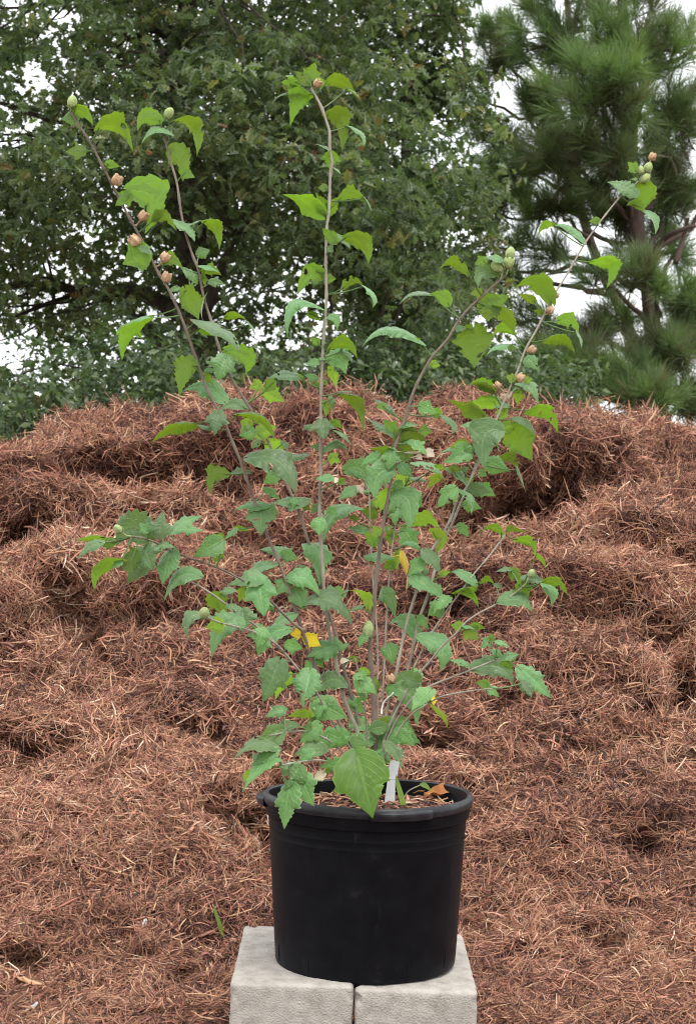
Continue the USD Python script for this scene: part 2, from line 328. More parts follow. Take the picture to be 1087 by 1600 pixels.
HOLLOWS = [(300, 772, 125, 62, .20), (40, 835, 75, 45, .16), (812, 805, 140, 74, .30), (930, 735, 100, 38, .12), (1040, 700, 70, 45, .12), (115, 955, 70, 50, .12), (158, 1000, 45, 42, .15), (10, 1000, 45, 40, .12),
           (1040, 1015, 60, 48, .16), (1075, 1095, 40, 60, .12), (395, 655, 45, 40, .09), (560, 720, 70, 40, .11), (478, 700, 40, 36, .09), (795, 1125, 60, 40, .09), (1000, 1340, 70, 45, .08), (375, 1330, 80, 50, .08), (700, 945, 60, 40, .09),
           (760, 1000, 60, 34, .08), (50, 1185, 90, 32, .07), (205, 1500, 70, 26, .06), (45, 1525, 60, 30, .05), (310, 1170, 70, 40, .06), (945, 1480, 45, 30, .06), (690, 1190, 90, 50, .08), (890, 1180, 80, 30, .06), (640, 800, 60, 36, .08), (150, 745, 80, 28, .07)]
DH = np.zeros_like(D)
for cx, cy, hx, hy, dep in HOLLOWS:
    u, v = (PXX - cx) / hx, (PYY - cy) / hy
    u = u + 0.35 * (meshkit.fbm(P3 * 4, 2, int(cx)) - 0.5)
    v = v + 0.5 * (meshkit.fbm(P3 * [5, 3, 1], 2, int(cy)) - 0.5)
    w_ = np.clip(1 - u * u, 0, 1) ** 0.7
    dep *= 1.6 if cy < 900 else 1.4
    DH += dep * w_ * smoothstep(-1, -0.72, v) * (1 - smoothstep(-0.25, 1.0, v)) * (YY < 6.2)
    D += 0.22 * dep * w_ * smoothstep(-2.1, -1.15, v) * (1 - smoothstep(-1.1, -0.85, v)) * (YY < 6.2)
# lumps along the crest that break the skyline
D += 0.10 * (meshkit.fbm(P3 * [3.2, 3.0, 1], 2, 55) - 0.5) * smoothstep(5.3, 5.7, YY)
slope = np.gradient(ZZ, axis=1) / np.maximum(np.gradient(YY, axis=1), 1e-6)
nrm = unit(np.stack([0 * slope, -np.maximum(slope, 0) * 1.15, np.ones_like(slope)], -1))
VV = np.stack([XX, YY, ZZ], -1) + D[..., None] * nrm + DH[..., None] * np.array([0, 1.0, -0.28])
# each column is raised or lowered so that the skyline follows the photograph's
for _ in range(3):
    sky_py = CY - (VV[..., 2] - H) / VV[..., 1] * FPX
    top = np.argmin(sky_py, axis=1)
    ii = np.arange(NX)
    px_top = CX + VV[ii, top, 0] / VV[ii, top, 1] * FPX
    want = H + (CY - np.interp(px_top, CREST[:, 0], CREST[:, 1] + 9)) / FPX * VV[ii, top, 1]
    fac_ = np.clip(want, 0.12, 3) / np.maximum(VV[ii, top, 2], 0.05)
    VV[..., 2] = np.where(VV[..., 2] > 0, VV[..., 2] * (1 + (fac_[:, None] - 1) * np.clip(VV[..., 2] / 0.9, 0, 1)), VV[..., 2])
gi, gj = np.meshgrid(np.arange(NX - 1), np.arange(NT - 1), indexing='ij')
quads = np.stack([gi * NT + gj, (gi + 1) * NT + gj, (gi + 1) * NT + gj + 1, gi * NT + gj + 1], -1).reshape(-1, 4)
heap = trimesh.Trimesh(VV.reshape(-1, 3), np.vstack([quads[:, [0, 1, 2]], quads[:, [0, 2, 3]]]), process=False)
pile = thing('mulch_pile', 'tall heap of shredded reddish brown bark mulch filling the ground behind the pot', 'mulch pile', (0, 0, 0))
obj('core', heap, 'mulch_core', pile, True)


def shred(rng, length, width, thick, bend, n=4):
    """One curved, tapering shred along x, lying in the xy plane."""
    t = np.linspace(-0.5, 0.5, n)
    c = np.stack([t * length, bend * length * (t * t * 4 - 0.5) * 0.5, 0.25 * bend * length * np.sin(t * 5 + rng.uniform(0, 6))], -1)
    w = width * (1 - 0.75 * np.abs(2 * t) ** rng.uniform(1.5, 4)) * rng.uniform(0.75, 1.15, n)
    tw = rng.uniform(-0.9, 0.9) + t * rng.uniform(-1.2, 1.2)
    v = []
    for k in range(n):
        y, z = np.array([-0.5, 0.5, 0.1]) * w[k], np.array([-0.2, -0.1, 0.75]) * thick
        cs, sn = math.cos(tw[k]), math.sin(tw[k])
        v += [(c[k, 0], c[k, 1] + y[j] * cs - z[j] * sn, c[k, 2] + y[j] * sn + z[j] * cs) for j in range(3)]
    f = []
    for k in range(n - 1):
        for j in range(3):
            a, b = k * 3 + j, k * 3 + (j + 1) % 3
            f += [(a, b, b + 3), (a, b + 3, a + 3)]
    f += [(0, 2, 1), (3 * n - 3, 3 * n - 2, 3 * n - 1)]
    return np.array(v), np.array(f)


def clump(seed, count=96, radius=0.074):
    rng = np.random.default_rng(seed)
    parts, tint = [], []
    main = rng.uniform(0, np.pi)
    for _ in range(count):
        ln = float(np.clip(rng.lognormal(math.log(0.038), 0.50), 0.010, 0.13))
        wd = float(np.clip(rng.lognormal(math.log(0.0023), 0.50), 0.0009, 0.010))
        v, f = shred(rng, ln, wd, wd * rng.uniform(0.3, 0.6), rng.normal(0, 0.22))
        az = main + rng.normal(0, 0.9) if rng.random() < 0.6 else rng.uniform(0, np.pi)
        tilt, roll = rng.normal(0, 0.34), rng.uniform(-1.2, 1.2)
        if rng.random() < 0.06:
            tilt = rng.choice([-1, 1]) * rng.uniform(0.5, 1.1)
        R = trimesh.transformations.euler_matrix(roll, tilt, az, 'sxyz')[:3, :3]
        r, a = radius * math.sqrt(rng.random()), rng.uniform(0, 2 * np.pi)
        pos = np.array([r * math.cos(a), r * math.sin(a), rng.uniform(-0.010, 0.012) * (1.2 - r / radius)])
        parts.append((v @ R.T + pos, f))
        tint += [float(np.clip(rng.beta(1.75, 2.0) + (0.25 if rng.random() < 0.05 else 0), 0, 1))] * len(v)
    return join(parts), tint


CLUMPS = [clump(100 + k) for k in range(36)]
NCL = 15000
face_n, face_a = heap.face_normals, heap.area_faces
cen = heap.triangles_center
wgt = face_a * np.where(cen[:, 1] < 6.4, 1.0, 0.25) * np.where(np.abs(cen[:, 0]) < 0.30 * cen[:, 1] + 0.2, 1.0, 0.22) * (cen[:, 1] > 1.35) * np.clip(4.4 / cen[:, 1], 0.85, 1.35) ** 2 * np.where(cen[:, 1] < 2.6, 0.5, 1)
order = np.lexsort((np.round(cen[:, 1] * 14) * 0 + cen[:, 0] * np.where(np.floor(cen[:, 1] * 11) % 2 == 0, 1, -1), np.floor(cen[:, 1] * 11)))
cum = np.cumsum(wgt[order]); cum /= cum[-1]
fi = order[np.minimum(np.searchsorted(cum, (np.arange(NCL) + RNG.random(NCL)) / NCL), len(cum) - 1)]
bar = RNG.dirichlet((1, 1, 1), NCL)
pos = np.einsum('nk,nkc->nc', bar, heap.triangles[fi])
fn = unit(face_n[fi] + RNG.normal(0, 0.22, (NCL, 3)))
keep = ~((np.abs(pos[:, 0] - 0.005) < 0.27) & (pos[:, 1] > 2.42) & (pos[:, 1] < 2.97) & (pos[:, 2] < 0.12))
pos, fn = pos[keep], fn[keep]
pos = pos + fn * RNG.uniform(-0.004, 0.014, (len(pos), 1))
ax = unit(np.cross(fn, RNG.normal(0, 1, (len(pos), 3))))
# on the steep faces the shreds lean down the slope
instancer('shreds', pile, [((v, f), 'shreds', True, t) for (v, f), t in CLUMPS], pos, quat_from_axes(ax, np.cross(fn, ax), fn), RNG.uniform(0.78, 1.25, len(pos)) * np.clip(pos[:, 1] / 4.4, 0.74, 1.15), RNG.integers(0, len(CLUMPS), len(pos)))

# the larger strips that can be told apart, one by one
from scipy.spatial import cKDTree
vis = (cen[:, 1] > 3.02) & (cen[:, 1] < 5.9) & (np.abs(cen[:, 0]) < 0.215 * cen[:, 1])
vis_i = np.nonzero(vis)[0]
pick = RNG.choice(vis_i, 300, p=(face_a * vis)[vis_i] / (face_a * vis)[vis_i].sum(), replace=False)
for k, i in enumerate(pick):
    rng = np.random.default_rng(5000 + k)
    ln, wd = (rng.uniform(0.06, 0.15), rng.uniform(0.0026, 0.006)) if k % 4 else (rng.uniform(0.03, 0.075), rng.uniform(0.008, 0.018))
    v, f = shred(rng, ln, wd, wd * 0.4, rng.normal(0, 0.14), 6)
    n = unit(face_n[i] + rng.normal(0, 0.25, 3))
    a = unit(np.cross(n, rng.normal(0, 1, 3)))
    v = v @ np.stack([a, np.cross(n, a), n], 0) + cen[i] + n * rng.uniform(0.012, 0.026)
    t = float(np.clip(rng.normal(0.68, 0.2), 0.15, 1))
    obj('bark_strip', (v, f), 'shreds', pile, True, None, [t] * len(v))
HEAP_TREE = cKDTree(cen)

# ------------------------------------------------------------------ concrete blocks
BLOCK_TILT = 1.6


def block_mesh(seed, sx, sy, sz):
    m = trimesh.creation.box((sx, sy, sz))
    for _ in range(5):
        m = m.subdivide()
    v = np.array(m.vertices)
    half = np.array([sx, sy, sz]) / 2
    r = 0.007
    inner = np.clip(v, -(half - r), half - r)
    d = v - inner
    L = np.linalg.norm(d, axis=1, keepdims=True)
    v = np.where(L > 0, inner + d / np.maximum(L, 1e-9) * np.minimum(L, r), v)
    n = unit(d + 1e-9 * v)
    v = v + n * (0.0024 * (meshkit.fbm((v + seed) * 70, 3, seed) - 0.5) + 0.004 * (meshkit.fbm((v + seed) * 16, 2, seed + 3) - 0.5))[:, None]
    # chipped arrises
    edge = (np.sort(np.abs(v) / half, axis=1)[:, 1] > 0.93)
    v = v - n * (edge * 0.006 * smoothstep(0.58, 0.75, meshkit.fbm((v + seed) * 38, 2, seed + 9)))[:, None]
    return trimesh.Trimesh(v, m.faces, process=False)


BH = 0.190
for k, (x0, lab) in enumerate([(-0.0925, 'left of two pale grey concrete blocks carrying the black pot'), (0.1015, 'right of two pale grey concrete blocks carrying the black pot')]):
    b = thing('concrete_block', lab, 'concrete block', (x0, 2.695, 0.006 - math.tan(math.radians(BLOCK_TILT)) * x0 - 0.004 * k), 'pair of blocks under the pot', rot=(0.0, BLOCK_TILT, 0.4 - 0.9 * k))
    mesh = block_mesh(40 + k, 0.190, 0.388, BH)
    mesh.apply_translation((0, 0, BH / 2))
    tag(b, lab, 'concrete block', 'pair of blocks under the pot')
    obj('body', mesh, 'concrete', b, 40)

# ------------------------------------------------------------------ pot
POT = np.array([0.0280, 2.662, 0.1925])
PH = 0.277
pot = thing('nursery_pot', 'large black plastic nursery pot standing on two concrete blocks', 'plant pot', POT, rot=(0, 0.9, 0))


def revolve(profile, n=96):
    p = np.asarray(profile, float)
    a = np.arange(n) * 2 * np.pi / n
    v = np.stack([p[:, 0, None] * np.cos(a), p[:, 0, None] * np.sin(a), np.broadcast_to(p[:, 1, None], (len(p), n))], -1).reshape(-1, 3)
    i, j = np.meshgrid(np.arange(len(p) - 1), np.arange(n), indexing='ij')
    q = np.stack([i * n + j, i * n + (j + 1) % n, (i + 1) * n + (j + 1) % n, (i + 1) * n + j], -1).reshape(-1, 4)
    return v, np.vstack([q[:, [0, 1, 2]], q[:, [0, 2, 3]]])


def rb(z):
    return 0.1465 + (0.1615 - 0.1465) * z / 0.25


body = [(0.0, 0.004), (0.138, 0.004), (0.1395, 0.0), (0.1425, 0.0), (0.1455, 0.003), (0.1468, 0.009), (rb(0.03), 0.03), (rb(0.09), 0.09), (rb(0.16), 0.16), (rb(0.205), 0.205), (rb(0.2075) + 0.0010, 0.2075), (rb(0.210) + 0.0010, 0.210),
        (rb(0.2125), 0.2125), (rb(0.219), 0.219), (rb(0.2215) + 0.0010, 0.2215), (rb(0.224) + 0.0010, 0.224), (rb(0.2265), 0.2265), (rb(0.238), 0.238), (0.1625, 0.2395), (0.1655, 0.2415), (0.1662, 0.2440),
        (0.1672, 0.258), (0.1682, 0.2605), (0.1705, 0.2625), (0.1722, 0.266), (0.1722, 0.270), (0.1708, 0.2740), (0.1680, 0.2768), (0.1645, 0.2772), (0.1618, 0.2750), (0.1605, 0.2700), (0.1600, 0.262), (0.1560, 0.235), (0.1535, 0.21), (0.1520, 0.19)]
for part, prof_, mat_ in (('wall', body[:23], 'black_plastic'), ('rim', body[22:30], 'dusty_plastic'), ('inner_wall', body[29:], 'black_plastic')):
    bv, bf = revolve(prof_)
    bv[:, 2] += 0.0018 * np.sin(np.arctan2(bv[:, 1], bv[:, 0]) * 2 + 0.6) * (bv[:, 2] > 0.2)
    obj(part, (bv, bf), mat_, pot, 28)


def lug(a_mid, half, out, z0, z1):
    """A grip flange bulging out under the rim, from angle a_mid - half to a_mid + half."""
    a = np.linspace(a_mid - half, a_mid + half, 15)
    w = np.clip(np.cos((a - a_mid) / half * np.pi / 2), 0, 1) ** 0.55
    rows = []
    for r, z, k in ((0.1640, z1 - 0.001, 0), (0.1690, z1, 0.2), (0.1722, z1 - 0.001, 0.75), (0.1735, z1 - 0.004, 1.0), (0.1725, z0 + 0.003, 0.8), (0.1690, z0, 0.2), (0.1650, z0 + 0.001, 0)):
        rr = r + out * w * k
        rows.append(np.stack([rr * np.cos(a), rr * np.sin(a), np.full_like(a, z)], -1))
    v = np.stack(rows)
    nr, nc = v.shape[:2]
    i, j = np.meshgrid(np.arange(nr - 1), np.arange(nc - 1), indexing='ij')
    q = np.stack([i * nc + j, i * nc + j + 1, (i + 1) * nc + j + 1, (i + 1) * nc + j], -1).reshape(-1, 4)
    return v.reshape(-1, 3), np.vstack([q[:, [0, 2, 1]], q[:, [0, 3, 2]]])


for a_mid, half in ((math.radians(-72), math.radians(17)), (math.radians(178), math.radians(15)), (math.radians(52), math.radians(15))):
    obj('grip', lug(a_mid, half, 0.010, 0.256, 0.2725), 'dusty_plastic', pot, True)
# raised ribs at the foot
for a in np.radians([-160, -128, -96, -64, -32]):
    c = np.array([math.cos(a), math.sin(a), 0])
    t = np.array([-math.sin(a), math.cos(a), 0])
    pr = [c * (rb(z) - 0.0008) + np.array([0, 0, z]) for z in (0.012, 0.02, 0.032, 0.04)]
    obj('foot_rib', tube(pr, [0.0014, 0.0022, 0.0022, 0.0010], 6), 'black_plastic', pot, True)

# soil and the litter on it
SOIL_Z = 0.2455
rr = np.linspace(0, 1, 14)[:, None] * np.ones((1, 72))
aa = np.linspace(0, 2 * np.pi, 72, endpoint=False)[None] * np.ones((14, 1))
sx, sy = rr * 0.1585 * np.cos(aa), rr * 0.1585 * np.sin(aa)
sz = SOIL_Z + 0.010 * (meshkit.fbm(np.stack([sx, sy, 0 * sx], -1) * 40, 3, 3) - 0.5) + 0.006 * (1 - rr)
i, j = np.meshgrid(np.arange(13), np.arange(72), indexing='ij')
q = np.stack([i * 72 + j, (i + 1) * 72 + j, (i + 1) * 72 + (j + 1) % 72, i * 72 + (j + 1) % 72], -1).reshape(-1, 4)
so = thing('potting_soil', 'dark potting soil strewn with bark chips inside the black pot', 'soil', POT, rot=(0, 0.9, 0))
tag(so, kind='stuff')
obj('surface', (np.stack([sx, sy, sz], -1).reshape(-1, 3), q), 'soil', so, True)
rng = np.random.default_rng(77)
chips, tint = [], []
for k in range(420):
    ln = rng.uniform(0.008, 0.035)
    v, f = shred(rng, ln, rng.uniform(0.002, 0.008), 0.002, rng.normal(0, 0.15))
    R = trimesh.transformations.euler_matrix(rng.uniform(-1, 1), rng.normal(0, 0.3), rng.uniform(0, 6.3))[:3, :3]
    r, a = 0.15 * math.sqrt(rng.random()), rng.uniform(0, 6.3)
    chips.append((v @ R.T + [r * math.cos(a), r * math.sin(a), SOIL_Z + 0.005 + rng.uniform(0, 0.006)], f))
    tint += [float(np.clip(rng.beta(1.6, 2.4), 0, 1))] * len(v)
cp = obj('bark_chips', join(chips), 'shreds', so, True, None, tint)
cp.SetCustomDataByKey('kind', 'stuff')

# ------------------------------------------------------------------ the shrub
D0 = 2.66                                         # distance of the pot's centre
shrub = thing('flowering_shrub', 'tall sparse green shrub with seed pods growing in the black pot', 'shrub', (0, 0, 0))
BASE = (583, 1232)
# every shoot as a line through the photograph with its lean towards (-) or away from (+) the viewer at the tip, and its thickness in pixels at foot and tip
STEMS = {
    's1': ([BASE, (562, 1185), (535, 1140), (506, 1077), (480, 1008), (461, 951), (439, 887), (419, 840), (397, 783), (377, 724), (363, 690), (349, 655), (324, 609), (309, 569), (294, 524), (262, 449), (247, 425), (224, 379), (198, 332), (182, 301), (162, 262), (138, 217), (118, 187), (110, 172)], -0.10, 9, 4, 'stem_brown'),
    's2': ([BASE, (570, 1170), (552, 1098), (536, 1040), (526, 998), (516, 964), (500, 905), (481, 845), (467, 800), (440, 740), (411, 673), (389, 635), (373, 610), (354, 577), (341, 539), (331, 504), (318, 463), (311, 425), (299, 393), (284, 338), (276, 284), (266, 250), (254, 202), (250, 190)], 0.12, 8, 4, 'stem_brown'),
    's3': ([BASE, (560, 1150), (536, 1085), (522, 1020), (510, 960), (504, 890), (501, 845), (499, 790), (501, 740), (501, 690), (501, 630), (503, 580), (506, 520), (510, 456), (509, 420), (510, 360), (514, 327), (516, 273), (519, 250), (515, 231), (515, 206), (510, 190), (503, 169), (494, 151), (486, 137)], 0.0, 8.5, 4.8, 'stem_grey'),
    's4': ([BASE, (585, 1160), (584, 1085), (580, 1050), (578, 1010), (583, 960), (585, 930), (590, 888), (596, 830), (604, 792), (611, 747), (616, 705), (625, 674), (634, 650), (642, 622), (659, 584), (676, 556), (699, 530), (719, 497), (759, 457), (790, 430), (789, 431)][:-1], -0.06, 15, 3.8, 'stem_brown'),
    's5': ([BASE, (594, 1180), (605, 1110), (619, 1051), (629, 1000), (639, 960), (651, 922), (664, 876), (685, 843), (705, 808), (714, 781), (727, 764), (743, 728), (765, 680), (790, 620), (808, 580), (821, 545), (838, 515), (862, 466), (887, 426), (914, 379), (939, 344), (974, 302), (996, 284), (1004, 272)], 0.16, 8, 3, 'stem_grey'),
    's5b': ([BASE, (600, 1180), (622, 1100), (638, 1044), (644, 1014), (654, 969), (667, 934), (677, 898), (687, 859), (707, 816), (722, 779), (732, 758), (760, 690), (776, 656), (792, 626), (800, 612)], 0.20, 7.5, 4, 'stem_grey'),
    's6': ([BASE, (600, 1150), (646, 1044), (671, 994), (694, 959), (723, 920), (739, 898), (764, 869), (784, 843), (790, 836)], 0.05, 5, 2.8, 'stem_grey'),
    's7': ([BASE, (602, 1150), (654, 1054), (671, 1034), (691, 1009), (714, 988), (728, 972), (768, 948), (780, 943), (800, 930), (815, 918)], -0.06, 6, 2.8, 'stem_grey'),
    's8': ([BASE, (608, 1150), (648, 1088), (670, 1073), (705, 1059), (735, 1047), (765, 1035), (786, 1028)], -0.12, 6, 2.8, 'stem_grey'),
    's9': ([BASE, (612, 1160), (648, 1112), (663, 1104), (685, 1090), (715, 1083), (750, 1078), (770, 1076)], -0.18, 4.5, 2.4, 'stem_grey'),
    's10': ([(473, 985), (460, 976), (440, 957), (415, 932), (369, 901), (327, 882), (297, 872), (262, 858), (240, 846), (205, 838)], -0.20, 5.5, 3, 'stem_brown'),
    's11': ([BASE, (560, 1190), (520, 1130), (490, 1075), (466, 1046), (444, 1020), (419, 994), (384, 966), (350, 942), (335, 931), (308, 914), (296, 908)], -0.22, 6, 3, 'stem_grey'),
    's12': ([(444, 1020), (425, 1002), (390, 985), (355, 976), (330, 968), (318, 960)], -0.25, 4.5, 2.6, 'stem_grey'),
    's13': ([BASE, (592, 1160), (590, 1090), (590, 1030), (587, 960), (582, 900), (578, 814), (576, 770), (570, 750)], 0.10, 5, 2.6, 'stem_grey'),
    's14': ([BASE, (596, 1160), (598, 1090), (600, 1040), (604, 960), (608, 900), (613, 850), (622, 800), (632, 760)], 0.14, 5, 2.6, 'stem_grey'),
    's15': ([BASE, (560, 1205), (530, 1170), (500, 1150), (470, 1142), (440, 1146), (420, 1150)], -0.16, 5, 2.8, 'stem_grey'),
    's16': ([BASE, (565, 1215), (530, 1195), (495, 1188), (462, 1192), (440, 1196)], -0.22, 5, 2.8, 'stem_grey'),
    's17': ([BASE, (575, 1180), (572, 1130), (568, 1090), (562, 1060), (555, 1030)], -0.10, 5, 2.8, 'stem_grey'),
}
STEM_DEPTH = {'s10': -0.05, 's12': -0.12}
stem_pts, stem_prims, stem_px = [], {}, []
for name, (px, lean, r0, r1, mat) in STEMS.items():
    p = np.array(px, float)
    s = np.concatenate([[0], np.cumsum(np.linalg.norm(np.diff(p, axis=0), axis=1))])
    fr = s / s[-1]
    d = D0 + STEM_DEPTH.get(name, 0) + lean * fr ** 1.3 - (0 if name in STEM_DEPTH else 0.0)
    n = max(14, int(s[-1] / 12))
    from scipy.interpolate import CubicSpline
    q = np.linspace(0, s[-1], n)
    pxs = PchipInterpolator(s, p)(q)
    ds = np.interp(q, s, d)
    f = q / s[-1]
    w3 = np.array([at(a, b, c) for (a, b), c in zip(pxs, ds)])
    rad = 0.84 * (r1 + (r0 - r1) * (0.5 * (1 - f) + 0.5 * np.exp(-f * 9))) / 2 / FPX * D0
    rad = rad * (1 + 0.26 * (np.arange(n) % 4 == 0) + 0.08 * np.sin(np.arange(n) * 2.3))              # nodes
    if p[0][0] == BASE[0] and p[0][1] == BASE[1]:
        w3 = np.vstack([w3[0] - [0, 0, 0.04], w3]); rad = np.concatenate([[rad[0]], rad])
    stem_prims[name] = obj('stem', tube(w3, rad, 9), mat, shrub, True)
    for (a, b), c in zip(pxs, w3[-n:]):
        stem_px.append((a, b)); stem_pts.append((c, name))
stem_px = np.array(stem_px)
stem_w = np.array([c for c, _ in stem_pts])

TILE = {'A': (80, 130, 270), 'B': (170, 400, 270), 'C': (420, 90, 200), 'D': (420, 290, 200), 'E': (420, 500, 200), 'F': (560, 380, 270), 'G': (780, 220, 270), 'H': (660, 480, 270), 'I': (220, 560, 270),
        'J': (110, 780, 270), 'K': (440, 640, 270), 'L': (640, 660, 270), 'M': (280, 780, 270), 'N': (500, 860, 270), 'O': (640, 920, 270), 'P': (360, 1000, 270), 'Q': (560, 1080, 200)}
